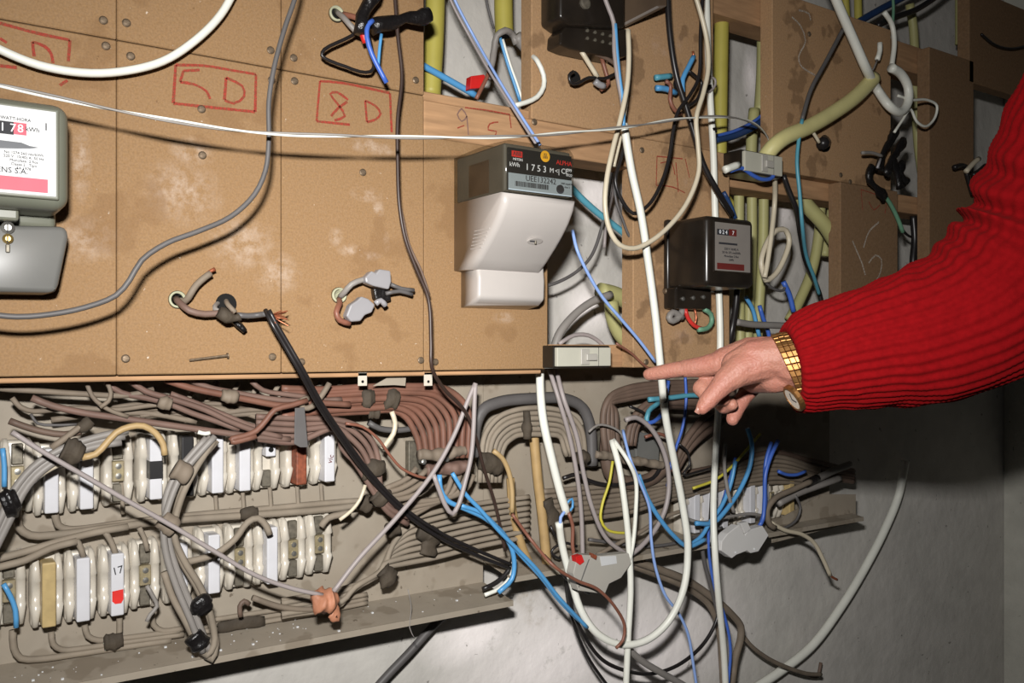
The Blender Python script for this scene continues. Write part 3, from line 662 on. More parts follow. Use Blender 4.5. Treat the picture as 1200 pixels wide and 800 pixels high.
for (px, py) in ((862, 647), (884, 643)): mk('case_rivet', lathe(at(px, py, -.0197), (0, -1, 0), [(.0018, 0), (.0018, .0008)], 8), M['ink_white'], t)

# ---------------------------------------------------------------- conduits
def conduit(label, m, wpx, off, pts, openend=False):
    o = cable('conduit_pipe', label, m, wpx, off, pts, None, 'conduit', n=14)
    if openend:
        P_ = wpts(pts, off); r = rpx(wpx, pts, off); e = P_[openend]; d_ = (e - P_[openend + (1 if openend == 0 else -1)]).normalized()
        mk('pipe_mouth', lathe(e + d_ * .0004, d_, [(r * .82, 0), (r * .82, .0004)], 14), M['dark'], o)
    return o
CB_ = -.09
conduit('thick yellow conduit behind the left panel edge at top', 'conduit_yellow', 23, CB_, [(511, -40), (509, 40), (505, 112)])
conduit('short yellow conduit ending open in the top bay', 'conduit_yellow', 22, CB_, [(590, -40), (590, 10), (591, 42)], -1)
conduit('yellow conduit beside the white cable in the second bay', 'conduit_yellow', 17, -.06, [(847, -40), (845, 60), (843, 182)])
conduit('pale green conduit beside the dark panel edge at top', 'conduit_green', 13, CB_, [(893, -10), (893, 80), (890, 130)])
conduit('pale green conduit stub above the grey breaker', 'conduit_green', 13, CB_, [(884, 128), (881, 160), (880, 200)])
conduit('green conduit next to the small black meter', 'conduit_green', 12, CB_, [(866, 215), (866, 300), (868, 430)])
conduit('green conduit, second right of the small black meter', 'conduit_green', 12, CB_, [(881, 215), (881, 300), (878, 360), (874, 430)])
conduit('green conduit, third right of the small black meter', 'conduit_green', 12, CB_, [(895, 215), (894, 290), (890, 350), (886, 430)])
conduit('yellow green conduit bent behind the small black meter', 'conduit_yellow', 10, CB_ - .02, [(850, 230), (862, 248), (872, 270)])
conduit('fat green conduit curving down above the sleeve', 'conduit_green', 17, -.035, [(925, 205, -.06), (942, 236, -.05), (968, 266), (986, 300), (990, 335), (982, 362), (968, 395)])
conduit('green conduit crossing behind the fat curved one', 'conduit_green', 12, -.10, [(962, 225), (960, 270), (952, 315), (938, 350), (925, 375)])
conduit('short green conduit right of the crossing one', 'conduit_green', 10, -.11, [(976, 232), (972, 262), (966, 300)])
conduit('thick cream conduit stub lying across the dark panel', 'conduit_cream', 18, .035, [(1024, 91), (1003, 113), (975, 133), (945, 150), (920, 161, .032), (905, 173, .026), (894, 188, .006), (886, 206, -.04)], 0)
conduit('second cream conduit running beside the cream stub', 'conduit_cream', 12, -.01, [(935, 160), (915, 172), (903, 190), (898, 205)])
conduit('thin yellow conduit left in the far top bay', 'conduit_yellow', 9, CB_, [(989, -20), (992, 22)])
conduit('thin yellow conduit second in the far top bay', 'conduit_yellow', 9, CB_, [(1005, -20), (1006, 30)])
conduit('dim green conduit in the middle of the far top bay', 'conduit_green', 10, CB_, [(1066, 5), (1070, 30), (1072, 60)])
conduit('dim green conduit below the upper rail at far right', 'conduit_green', 10, CB_, [(1071, 70), (1073, 120), (1076, 170), (1082, 215)])
conduit('dim green conduit at the right end of the top bay', 'conduit_green', 9, CB_, [(1124, -20), (1124, 52)])
conduit('bent green conduit stub in the bay right of the white meter', 'conduit_green', 20, -.09, [(703, 341), (720, 345), (738, 355), (756, 372)], 0)
conduit('sagging green conduit stub above the bottom rail', 'conduit_green', 17, -.08, [(716, 353), (718, 372), (727, 392), (744, 408)], 0)

# ---------------------------------------------------------------- loose cables over the panels
C = cable
C('cable', 'fat white cable hanging in a loop across the top left panels', 'c_white', 10, .025, [(-40, 36), (0, 58), (45, 76), (95, 85), (140, 84), (190, 72), (228, 48), (258, 18), (280, -20)])
tp = thing('twisted_pair', at(330, 157, .12), 'thin twisted white and grey wire stretched across all the panels', 'wire')
TP = [(-30, 94, .12), (0, 100, .13), (60, 113, .13), (130, 128, .13), (200, 141, .14), (270, 152, .14), (330, 157, .15), (400, 159, .16), (500, 161, .16), (600, 160, .15), (660, 156, .13), (740, 148, .11), (800, 139, .09), (850, 137, .07), (880, 143, .04), (898, 158, .0), (905, 175, -.03)]
S = spline(wpts(run_on(TP), 0), .006)
for k, m_ in ((0, 'c_white'), (1, 'c_grey')):
    Q_ = []
    for i, p in enumerate(S):
        a = i * .16 + k * math.pi; Q_.append(p + Vector((0, math.cos(a), math.sin(a))) * .0013)
    mk('strand', tube(Q_, .0013, 6), M[m_], tp, True)
C('cable', 'dark grey cable sweeping down and left across the panels', 'c_darkgrey', 6.2, .11, [(352, -30), (345, 0), (334, 32), (321, 80), (315, 120), (315, 165), (311, 200), (298, 228), (270, 254), (232, 271), (195, 285), (166, 305), (152, 328), (136, 346), (100, 360), (60, 368), (20, 371), (-30, 366)])
C('cable', 'thin brown black wire hanging between the holes and the white meter', 'c_brownblack', 4.5, .05, [(461, -30), (466, 40), (471, 90), (466, 140), (466, 190), (468, 240), (475, 280), (488, 315), (502, 350), (505, 400), (506, 430), (520, 455, .03), (545, 482, .0), (557, 510, -.02), (566, 545, -.03), (580, 590, -.04), (592, 645, -.05)])
C('cable', 'thin brown wire beside the black one near the white meter', 'c_darkbrown', 3, .046, [(470, 245), (479, 285), (494, 318), (503, 345)])
# taped bundle
t = thing('taped_bundle', at(420, 60, .02), 'black taped wire bundle with blue and black loops at top', 'cable')
def sub(name, m_, wpx, off, pts, par, lump=0, n=8): return cable(name, None, m_, wpx, off, pts, parent=par, lump=lump, n=n)
tp1 = mk('tape_wrap', tube(spline(wpts([(442, -12), (432, 4), (424, 20), (423, 40)], .05)), lambda u: .0085 + .002 * math.sin(9 * u), 12, .5), M['black_tape'], t, True)
mk('tape_wrap', tube(spline(wpts([(436, 31), (455, 27), (474, 22), (490, 20), (503, 17)], .055)), lambda u: .0088 + .0020 * math.sin(7 * u + 1), 12, .5, .75), M['black_tape'], t, True)
sub('grey_core', 'c_grey', 7, .03, [(394, 14, .0), (402, 20, .02), (410, 29), (418, 38)], t); sub('brown_core', 'c_brown', 7, .03, [(402, 17, .01), (412, 19, .02), (424, 23)], t)
sub('red_connector', 'red_plastic', 9, .045, [(424, 36), (426, 42), (429, 50)], t)
sub('black_loop', 'c_black', 4.2, .035, [(424, 32), (412, 42), (395, 50), (380, 58), (377, 65), (386, 71), (405, 78), (422, 84), (434, 84), (438, 78), (436, 60), (432, 40)], t)
sub('blue_wire', 'c_royal', 6, .06, [(437, 24), (431, 30), (430, 44), (436, 64), (445, 82), (453, 97)], t); sub('blue_wire', 'c_blue', 4, .05, [(447, 40), (445, 55), (443, 80)], t)
# top bay
C('cable', 'pale blue cable slanting down to the white meter', 'c_skyblue', 3.6, -.02, [(522, -30), (533, 0), (556, 44), (580, 86, .01), (602, 122, .04), (620, 150, .06), (633, 170, .08)])
C('cable', 'grey blue cable lying along the pale blue one', 'c_lilac', 3.4, -.024, [(518, -30), (528, 0), (551, 44), (575, 86, .0), (598, 122, .032), (616, 150, .052), (629, 170, .07)])
C('cable', 'thick blue cable behind the rail in the top bay', 'c_blue', 8, -.07, [(480, 68), (505, 82), (530, 96), (558, 112)])
t = thing('cable_connector', at(563, 98, -.05), 'red connector on a brown wire in the top bay', 'connector')
mk('connector_body', ppx([(552, 89), (567, 87), (570, 90), (564, 103), (551, 104)], -.05, .014, .001), M['red_plastic'], t)
sub('brown_wire', 'c_brown', 5, -.045, [(558, 116), (564, 104), (570, 92), (574, 82)], t)
C('cable', 'grey sleeved cable curling over the open conduit end', 'c_grey', 8, -.05, [(571, 92), (576, 76), (579, 58), (582, 42, -.045), (592, 36, -.04), (601, 41), (605, 52)], lump=.2)
C('cable', 'dusty grey cable end lump beside the white loop', 'c_grey', 13, -.05, [(604, 42), (612, 52), (620, 60)], lump=.4)
C('cable', 'short white cable looping over the panel edge', 'c_white', 6, .012, [(617, 62, -.03), (630, 72), (637, 88), (637, 102), (629, 114), (616, 120), (602, 124)])
C('wire', 'blue wire with white wrap out of the open conduit', 'c_blue', 4, -.055, [(586, 44), (594, 72), (602, 96), (610, 120)], cat='wire')
C('wire', 'white wire beside the blue one from the open conduit', 'c_white', 3.4, -.053, [(589, 46), (598, 76), (606, 98), (613, 120)], cat='wire')
C('wire', 'thin dark wire passing left of the open conduit', 'c_darkgrey', 3, -.06, [(566, -20), (572, 10), (579, 34)], cat='wire')
# centre column
C('cable', 'grey and blue core dropping past the top black meter', 'c_blue', 4.5, .075, [(721, 28), (723, 60), (726, 90), (730, 120), (731, 150)])
C('cable', 'pale grey sheath on the core above the white cable', 'c_lilac', 5.5, .073, [(700, -30), (711, 4), (719, 26), (720, 60), (724, 92), (729, 120), (731, 148)])
C('cable', 'long white cable from the panels to the big loop below', 'c_white', 9, .07, [(731, 145), (740, 200), (751, 250), (760, 310), (768, 370), (774, 430), (780, 488, .05), (790, 540, .03), (800, 592, .02), (806, 640, .02), (801, 690, .02), (783, 728, .01), (757, 750, .0), (728, 755, -.01), (700, 742, -.02), (681, 715, -.03), (669, 678, -.04), (659, 640, -.04), (655, 612, -.03)])
C('tape_wrap', 'black tape band on the long white cable under the finger', 'black_tape', 10.5, .062, [(777.5, 456, .061), (778.5, 470, .057)], cat='tape')
C('cable', 'white cable coming down from behind the bottom rail', 'c_white', 10, -.03, [(633, 425, -.06), (633, 455, -.05), (637, 495), (646, 535), (656, 575), (664, 601)])
C('wire', 'pale blue core in the gap of the white cable', 'c_skyblue', 4, -.028, [(663, 598), (657, 606), (657, 616)], cat='wire')
C('wire', 'curled blue core at the white cable gap', 'c_blue', 3, -.03, [(664, 590), (670, 584), (671, 594), (666, 600)], cat='wire')
C('wire', 'brown core hanging from the white cable gap', 'c_brown', 4.5, -.025, [(666, 600), (671, 615), (671, 640), (674, 655), (676, 664)], cat='wire')
C('cable', 'cream cable making a wide loop left of the small black meter', 'c_cream', 6, .085, [(806, -30), (818, 5), (828, 45), (830, 80), (824, 110), (816, 138), (818, 170), (819, 200), (806, 236), (785, 264), (762, 283), (742, 291), (725, 286), (714, 268), (709, 240), (711, 210), (718, 175), (727, 140), (735, 100), (737, 65), (736, 35)])
C('cable', 'second white cable running straight down behind the black meter', 'c_white', 8, .012, [(827, -30), (829, 40), (832, 110), (836, 180), (838, 250), (842, 330), (844, 400), (843, 432, .010), (842, 475, -.03), (838, 540, -.04), (836, 600, -.02), (838, 650, -.01), (842, 700, -.02), (848, 760, -.04), (851, 815, -.05)])
for (x_0, y0, x1_, y1_) in ((835, 150, 836, 156), (829.5, 100, 831, 106)):
    C('tape_wrap', 'dark tape band on the second white cable, %s' % ('lower' if y0 > 120 else 'upper'), 'black_tape', 9.4, .012, [(x_0, y0), (x1_, y1_)], cat='tape')
C('cable', 'thick black cable slanting to the top of the small black meter', 'c_black', 7, .05, [(781, -30), (785, 40), (793, 90), (803, 122), (812, 152), (824, 192), (842, 226), (858, 252, .03)])
C('cable', 'black cable crossing over and looping below the white cable', 'c_black', 4.5, .06, [(824, -20), (821, 40), (819, 90), (808, 112), (794, 132), (788, 158), (785, 180), (776, 212), (760, 240), (742, 250), (729, 235), (721, 212), (727, 188), (733, 165)])
C('wire', 'dark thin wire looping in the bay by the white cable', 'c_darkgrey', 3.4, -.01, [(732, 155), (731, 178), (721, 205), (722, 235), (730, 258), (737, 276), (742, 282)], cat='wire')
C('cable', 'teal cable crossing the bay to the panel edge', 'c_teal', 8, -.05, [(664, 214), (680, 231), (700, 249), (722, 266), (738, 279)])
C('wire', 'blue wire from the white meter down to the fingertip', 'c_skyblue', 4, .03, [(671, 270, .02), (676, 292), (690, 322), (706, 348), (728, 374), (750, 400), (768, 424)], cat='wire')
C('wire', 'dark wire from the rail curving behind the white meter', 'c_darkgrey', 4, -.05, [(717, 180), (715, 215), (708, 255), (694, 298), (676, 318), (650, 332), (632, 336)], cat='wire')
C('wire', 'grey wire hanging straight in the bay behind the cream loop', 'c_lilac', 4, -.08, [(721, 190), (718, 225), (711, 258), (708, 290)], cat='wire')
C('cable', 'grey cable bending up from the breaker into the conduit stub', 'c_grey', 10, -.06, [(648, 415), (655, 392), (672, 370), (693, 354), (716, 345)])
C('cable', 'grey cable arching behind the bottom breaker', 'c_lilac', 5, -.05, [(655, 403), (672, 393), (690, 393), (704, 402), (712, 412)])
C('wire', 'thin brown wire along the bottom rail towards the finger', 'c_brown', 3, .008, [(722, 402), (740, 414), (755, 428), (768, 436)], cat='wire')
# splice of dark wires in the first black meter
t = thing('wire_splice', at(690, 90, .02), 'cream and black wires joined below the top black meter', 'wire')
sub('cream_wire', 'c_cream', 6, .03, [(680, 58), (690, 74), (700, 90)], t); sub('black_wire', 'c_black', 4, .03, [(722, 86), (708, 92), (690, 91), (676, 98), (669, 97), (667, 88), (672, 84)], t)
sub('brown_wire', 'c_brown', 5, .025, [(705, 68), (710, 85), (713, 98), (704, 105)], t); sub('grey_connector', 'clear_plastic', 8, .035, [(697, 95), (702, 99), (708, 101)], t); sub('dark_wire', 'c_darkbrown', 5, .03, [(695, 62), (712, 69), (722, 76)], t)
C('cable', 'cream cable dropping right of the top terminal block', 'c_cream', 5, .055, [(735, 34), (738, 60), (737, 90), (733, 125), (727, 160), (719, 195)])
t = thing('wire_splice', at(795, 130, .02), 'blue and brown wires curling out of a drilled hole', 'wire')
sub('blue_stub', 'c_teal', 7, .02, [(768, 91), (777, 90), (786, 89)], t); sub('blue_stub', 'c_blue', 7, .025, [(769, 103), (780, 104), (792, 109)], t); sub('blue_stub', 'c_blue', 6, .035, [(813, 66), (806, 80), (800, 93), (800, 108)], t)
sub('brown_loop', 'c_brown', 5, .03, [(780, 95), (786, 100), (785, 116), (790, 128), (798, 134)], t); sub('black_wire', 'c_black', 4, .03, [(806, 82), (818, 92), (822, 96), (818, 115), (800, 128)], t); sub('red_core', 'copper', 3, .036, [(812, 60), (813, 67)], t)
C('wire', 'white wire ring tied round the second white cable', 'c_lilac', 3, .02, [(823, 108), (832, 107), (838, 100), (838, 93), (832, 90)], cat='wire')
# right of centre
C('cable', 'thick dark blue cable sweeping up behind the cream conduit', 'c_darkblue', 9, -.045, [(836, 164), (862, 158), (888, 145), (908, 126), (935, 92), (968, 55), (1000, 30), (1030, 12), (1060, -4)])
C('wire', 'blue wire lying beside the thick dark blue cable', 'c_royal', 4, -.037, [(836, 160), (862, 153), (888, 139), (905, 122)], cat='wire')
C('cable', 'black cable crossing the far top bay', 'c_black', 7, -.03, [(1028, 30), (1050, 20), (1072, 12), (1092, 0), (1110, -14)])
C('cable', 'slim blue grey cable hanging across the dark panel', 'c_darkgrey', 5, .04, [(988, 34), (968, 72), (950, 106), (940, 140)])
C('cable', 'slim blue cable continuing down past the timber rail', 'c_teal', 4.5, .04, [(940, 140), (936, 165), (934, 190), (937, 225), (940, 262), (945, 300, .0), (954, 325, -.02), (960, 345, -.04)])
C('cable', 'black cable hanging down from the grey breaker', 'c_black', 6, .02, [(918, 205), (924, 222), (933, 245), (938, 275, -.01), (944, 305, -.03), (957, 335, -.05), (962, 352, -.05), (962, 385, -.06)])
C('cable', 'pale cable falling from breaker into a tied coil', 'c_cream', 6, -.01, [(908, 203, .02), (908, 235), (904, 275), (899, 310), (896, 325)])
C('cable', 'tied coil of pale cable below the grey breaker', 'c_cream', 6.5, -.02, [(897, 328), (892, 308), (899, 284), (910, 270), (921, 270), (925, 282), (919, 303), (908, 322), (897, 328), (895, 318)])
C('wire', 'black and white twisted tail at the coil', 'c_darkgrey', 3.5, -.03, [(897, 330), (906, 338), (918, 340), (921, 332)], cat='wire')
C('cable', 'short blue cable end under the coil', 'c_royal', 6, -.03, [(918, 330), (925, 345), (930, 365)])
C('cable', 'blue loop with white tip under the grey breaker', 'c_royal', 5, .04, [(856, 200), (870, 197), (880, 204), (893, 210), (905, 208), (908, 200)])
C('cable', 'white cable tip left of the grey breaker', 'c_white', 9, .045, [(849, 199), (857, 196), (865, 193)])
C('cable', 'grey cable passing behind the wrist', 'c_grey', 8, -.02, [(862, 377), (880, 380), (905, 381), (930, 382)])
C('wire', 'blue wire standing behind the grey cable near the wrist', 'c_blue', 5, -.04, [(874, 348), (882, 362), (886, 378), (890, 395)], cat='wire')
C('wire', 'second blue wire behind the wrist', 'c_royal', 5, -.045, [(890, 358), (894, 372), (900, 388), (902, 398)], cat='wire')
C('cable', 'black cable falling from the small black meter', 'c_black', 7, .0, [(864, 336), (862, 360), (857, 390), (852, 420, -.02), (845, 470, -.06), (840, 520, -.07), (836, 570, -.06), (832, 640, -.05)])
C('cable', 'black cable with blue end entering the small black meter', 'c_darkblue', 5, .03, [(848, 225), (856, 240), (862, 256)])
t = thing('meter_lead', at(810, 362, .02), 'grey, red and green leads under the small black meter', 'wire')
sub('grey_lead', 'c_grey', 8, .02, [(800, 362), (797, 370), (788, 376), (784, 372), (788, 366), (800, 372)], t); sub('red_lead', 'c_red', 5, .024, [(803, 362), (806, 372), (813, 381), (822, 385)], t); sub('green_lead', 'c_green', 6, .026, [(825, 362), (833, 368), (834, 378), (828, 385), (818, 386)], t); sub('bare_lead', 'copper', 3, .022, [(814, 362), (816, 372), (814, 380)], t)
C('cable', 'black cable stub with a white tip in a hole under the cream conduit', 'c_black', 15, .012, [(966, 166, -.01), (966, 167), (964, 168, .03)])
C('wire', 'short white wire tip in the hole under the cream conduit', 'c_cream', 4, .036, [(952, 154), (956, 160), (960, 167)], cat='wire')
# far right
C('cable', 'fat white cable coming down from the top right', 'c_white', 11, .05, [(968, -30), (985, 12), (1000, 46), (1014, 78), (1028, 105, .03), (1042, 124), (1055, 131), (1064, 120), (1064, 102), (1056, 87), (1044, 79)])
C('cable', 'slim white cable joining the ring of fat white cable', 'c_white', 6, .02, [(1036, 14), (1045, 28), (1048, 50), (1045, 78)])
C('wire', 'thin white wire waving over the narrow dark panel', 'c_white', 3.2, .045, [(1048, 155), (1058, 140), (1067, 128), (1074, 142), (1085, 148), (1096, 137), (1098, 124), (1086, 117), (1068, 117), (1052, 112)], cat='wire')
C('wire', 'green wire crossing the far top bay', 'c_green', 3.5, -.02, [(1046, -10), (1047, 12), (1046, 28)], cat='wire')
C('wire', 'white paper tag on a thin wire by the cream conduit end', 'c_white', 6, .03, [(1031, 50), (1031, 60), (1028, 70)], cat='wire')
C('wire', 'thin wire holding the paper tag', 'c_grey', 2, .032, [(1028, 70), (1024, 80), (1020, 86)], cat='wire')
t = thing('taped_bundle', at(1040, 200, .03), 'tangle of black taped cable ends on the dark panel', 'cable')
for pts in ([(1052, 150), (1042, 166), (1034, 182), (1030, 200)], [(1060, 165), (1052, 176), (1044, 190), (1038, 205)], [(1058, 190), (1055, 202), (1062, 214)], [(1045, 185), (1050, 200), (1056, 220)], [(1022, 195), (1018, 205), (1026, 220), (1036, 230)]):
    mk('tape_wrap', tube(spline(wpts(pts, .035)), lambda u: .0085 + .002 * math.sin(8 * u), 9, .6, .7), M['black_tape'], t, True)
sub('grey_tip', 'c_grey', 4, .05, [(1010, 179), (1022, 179), (1034, 183)], t); sub('green_tail', 'c_green', 5, .02, [(1036, 228), (1044, 240), (1052, 256), (1058, 272)], t); sub('bare_tip', 'clear_plastic', 3, .05, [(1028, 197), (1032, 186)], t)
t = thing('taped_bundle', at(1140, 205, .03), 'black wires with a white tip beside the sleeve', 'cable')
for pts in ([(1118, 196), (1128, 194), (1138, 200)], [(1132, 200), (1136, 215), (1140, 228)], [(1140, 205), (1148, 200), (1155, 194)]): sub('black_wire', 'c_black', 6, .03, pts, t)
sub('white_tip', 'c_cream', 6, .04, [(1132, 201), (1140, 192), (1147, 186)], t)
C('cable', 'black cable crossing the far lower bay', 'c_black', 8, -.05, [(1070, 252), (1072, 280), (1070, 310), (1074, 330)])
C('wire', 'thin black wire looping in the far lower bay', 'c_black', 3, -.06, [(1050, 250), (1060, 272), (1072, 278), (1088, 262), (1094, 250)], cat='wire')
C('wire', 'black wire drooping in front of the top right panel', 'c_black', 3, .02, [(1150, 40), (1165, 52), (1185, 57), (1215, 50)], cat='wire')
C('cable', 'black taped cable end in the lower far bay', 'black_tape', 9, -.02, [(1080, 222), (1090, 214), (1097, 205)], lump=.4)
# splices on the left panels
t = thing('cable_splice', at(265, 368, .02), 'grey and brown cables twisted together out of two holes', 'cable')
sub('grey_cable', 'c_taupe', 8, .02, [(208, 352, .0), (218, 352, .012), (224, 343), (230, 334), (240, 325), (247, 320)], t); sub('brown_cable', 'c_rust', 8, .024, [(206, 350, .0), (212, 356, .015), (222, 364), (240, 368), (256, 367), (272, 369)], t)
sub('grey_cable', 'c_grey', 6, .02, [(258, 352, -.01), (252, 362, .015), (262, 368)], t); sub('grey_cable', 'c_taupe', 6, .02, [(264, 350, -.01), (268, 358, .015), (276, 366)], t)
mk('black_knot', tube(spline(wpts([(256, 366), (266, 371), (274, 373), (280, 371)], .032)), lambda u: .0065 + .002 * math.sin(6 * u), 9, .5), M['dusty_tape'], t, True)
sub('dark_end', 'c_darkgrey', 7, .03, [(278, 369), (290, 370), (303, 369), (314, 367, .04)], t); sub('bare_strand', 'copper', 4, .02, [(240, 324), (246, 318), (252, 315)], t, .6)
sub('loose_end', 'black_tape', 7, .016, [(272, 374), (280, 381), (287, 388)], t, .4)
for k in range(2):
    C('cable', 'black cable of the pair hanging from the copper fray, %s' % ('left' if k == 0 else 'right'), 'c_black', 5, .05, [(311 + 4 * k, 363, .04 + .008 * k), (318 + 5 * k, 378), (332 + 5 * k, 402), (350 + 5 * k, 433), (372 + 5 * k, 473, .03), (398 + 5 * k, 512, .0), (428 + 5 * k, 553, -.03), (468 + 3 * k, 596 - 3 * k, -.045), (516, 630 - 6 * k, -.05), (558, 650 - 6 * k, -.055), (598, 666 - 5 * k, -.06)])
t = thing('copper_fray', at(322, 368, .045), 'frayed copper strands at the end of the black pair', 'wire')
for k in range(16):
    a = at(318, 369, .046); e = at(330 + random.uniform(-7, 9), 371 + random.uniform(-8, 12), .046 + random.uniform(-.012, .014))
    mk('copper_strand', tube([a, a.lerp(e, .5) + Vector((random.uniform(-.002, .002), 0, random.uniform(-.002, .002))), e], .0006, 5), M['copper'], t)
t = thing('connector_splice', at(430, 365, .02), 'two clear terminal connectors on grey and brown leads', 'connector')
sub('grey_lead', 'c_grey', 7, .022, [(398, 348, .0), (404, 342, .015), (412, 333), (424, 328), (434, 326)], t); sub('brown_lead', 'c_brown', 7, .022, [(397, 350, .0), (398, 356, .015), (394, 366), (398, 375), (410, 379)], t)
sub('dark_lead', 'c_darkgrey', 5, .022, [(458, 333), (470, 338), (485, 340)], t); sub('dark_lead', 'c_darkgrey', 5, .022, [(452, 344), (468, 341), (483, 345)], t); sub('grey_stub', 'clear_plastic', 7, .03, [(440, 356), (446, 352), (452, 358)], t)
for o_ in ([(428, 325), (436, 317), (441, 320), (445, 315), (458, 317), (459, 330), (456, 339), (438, 335), (429, 331)], [(406, 370), (411, 357), (420, 351), (424, 347), (432, 350), (440, 357), (436, 366), (428, 369), (423, 376), (412, 377)]):
    mk('clear_connector', ppx(o_, .032, .014, .002), M['clear_plastic'], t)
mk('black_connector', ppx([(438, 337), (457, 339), (459, 352), (450, 354), (440, 350)], .018, .012, .002), M['black_tape'], t)

# ---------------------------------------------------------------- bundles over the fuse plates
GB = 'brown wires bundled under the left panels'
ORD = 'first second third fourth fifth sixth seventh eighth ninth tenth'.split()
def bun(label, m, wpx, off, lst, group, side='counted along its row'):
    for i, p in enumerate(lst): C('cable', '%s, %s %s' % (label, ORD[i], side), m, wpx, off + random.uniform(-.004, .004), p, group)
one = [
 ('taupe cable along the top left edge of the bundle', 'c_taupe', 8, -.055, [(-30, 450), (0, 455), (45, 458), (90, 461), (150, 463), (180, 456)]),
 ('taupe cable dipping at the left end of the bundle', 'c_taupe', 7, -.07, [(14, 466), (24, 477), (40, 482), (62, 480), (95, 478), (135, 480), (190, 474), (230, 480)]),
 ('long rust cable running under the whole left bundle', 'c_rust', 9, -.05, [(37, 466), (60, 475), (100, 484), (150, 491), (205, 499), (255, 506), (300, 512), (340, 515)]),
 ('short taupe cable dropping in from the panel edge', 'c_taupe', 6, -.045, [(102, 450), (108, 464), (118, 474), (132, 482), (150, 488)]),
 ('short grey cable crossing the short taupe one', 'c_taupe', 6, -.04, [(126, 449), (130, 460), (127, 470), (117, 477)]),
 ('rust cable slanting from the left seam to the fuse row', 'c_rust', 8, -.055, [(124, 448), (142, 460), (170, 466), (195, 472), (225, 484), (255, 494), (280, 503)]),
 ('rust cable slanting right of the left seam', 'c_rust', 8, -.048, [(152, 446), (170, 458), (200, 467), (240, 480), (270, 494), (300, 505), (330, 512)]),
 ('thick red cable crossing under the grey clamp', 'c_orange', 9, -.04, [(194, 445), (222, 454), (260, 462), (295, 469), (330, 475), (365, 472), (410, 474)]),
 ('rust cable above the thick red one', 'c_rust', 8, -.045, [(220, 444), (245, 454), (275, 460), (315, 467), (350, 470), (400, 468)]),
 ('pale rust cable below the thick red one', 'c_rust', 7, -.062, [(200, 461), (235, 474), (268, 488), (300, 500), (330, 503)]),
 ('rust cable at the right top of the bundle', 'c_rust', 7, -.05, [(294, 446), (308, 457), (335, 462), (370, 466)]),
 ('red cable bent in a swan neck across the bundle', 'c_orange', 8, -.02, [(360, 469), (340, 475), (322, 480), (312, 492), (300, 505), (285, 511), (272, 514), (270, 518), (282, 516), (300, 511)]),
 ('dusty grey cable over the swan neck end', 'c_taupe', 8, -.03, [(386, 449), (378, 462), (366, 476), (356, 478), (352, 470), (362, 466)]),
 ('dark grey cable at the left above the fuses', 'c_darkbrown', 9, -.04, [(11, 493), (30, 500), (52, 506), (75, 509), (95, 506)]),
 ('thin blue grey wire under the left bundle', 'c_darkgrey', 4, -.06, [(36, 485), (44, 496), (62, 498), (90, 497)]),
 ('tan cable arching over the upper fuses', 'c_tan', 9, -.025, [(96, 536), (112, 532), (124, 520), (136, 507), (152, 500), (168, 499), (182, 507), (191, 520), (193, 533)]),
 ('grey cable stub ending in dark tape above the fuses', 'c_taupe', 9, -.03, [(60, 525), (78, 512), (94, 500), (104, 494)]),
 ('long lilac cable slanting across the fuse rows to the orange knot', 'c_lilac', 6.5, .0, [(14, 506), (50, 529), (100, 558), (150, 587), (200, 615), (250, 645), (300, 674), (345, 690), (378, 697)]),
 ('grey cable bent sharply up from the orange knot', 'c_lilac', 6.5, -.01, [(390, 694), (420, 655), (465, 606), (508, 553), (532, 510), (548, 470), (557, 449)]),
 ('grey cable falling from the bend to a copper tip', 'c_lilac', 6.5, -.008, [(557, 449), (556, 472), (555, 500), (552, 535), (545, 565), (537, 592), (530, 602), (522, 592), (514, 572), (508, 556)]),
 ('cream cable behind the black pair, rising from the lower run', 'c_cream', 5, -.04, [(398, 609), (412, 598), (422, 585), (428, 568)]),
 ('cream cable hanging below the taped joint', 'c_cream', 7, -.05, [(459, 482), (463, 495), (461, 508), (454, 518), (448, 526)]),
 ('dark grey cable with steel joint behind the cream one', 'c_darkgrey', 8, -.075, [(432, 495), (445, 502), (465, 504), (490, 501)]),
 ('thin brown wire arching right of the fuse row', 'c_brown', 4, -.03, [(405, 496), (425, 500), (443, 514), (456, 532), (470, 548), (490, 558), (500, 560)]),
]
for lab, m_, wd, off, pts in one: C('cable', lab, m_, wd * .88, off, pts)
bun('dusty grey cable behind the rust bundle', 'c_taupe', 7, -.085, [[(60 + i * 26, 492 - (i % 3) * 5), (110 + i * 26, 486 - (i % 3) * 6), (170 + i * 24, 484 - (i % 3) * 5), (230 + i * 22, 494 - (i % 4) * 6)] for i in range(9)], 'grey cables behind the rust bundle', 'from the left')
bun('short dusty cable end under the panels', 'c_dust', 6, -.09, [[(205 + i * 24, 486 + i % 3 * 4), (216 + i * 24, 474), (224 + i * 24, 462), (232 + i * 24, 448)] for i in range(8)], 'short cable ends under the panels', 'from the left')
bun('rust cable curving down by the fuse row', 'c_rust', 7, -.055, [[(300, 488 + i * 6.5), (345, 490 + i * 7), (395, 492 + i * 6.5 - i * i), (420 - i * 5, 500 + i * 6), (437 - i * 6, 518 + i * 5), (444 - i * 5, 542 + i * 3), (446 - i * 3, 570), (455, 588 + i * 3), (478, 598 + i * 4)] for i in range(5)], 'rust cables curving down at the fuse row', 'from the top')
fan = []
for i in range(9):
    y0 = 486 - i * 3.6
    fan.append([(330, y0 + 6 - i), (380, y0 - 1), (430, y0 - 4), (462 + i * 2, y0 - 5), (476 + i * 6, y0 + 3 - i * .5), (487 + i * 7.6, y0 + 22), (491 + i * 7.2, 520), (493 + i * 7, 536)])
bun('red brown cable of the fan', 'c_orange', 8, -.06, fan, 'red brown cables fanned to the clamp', 'from the left at the clamp')
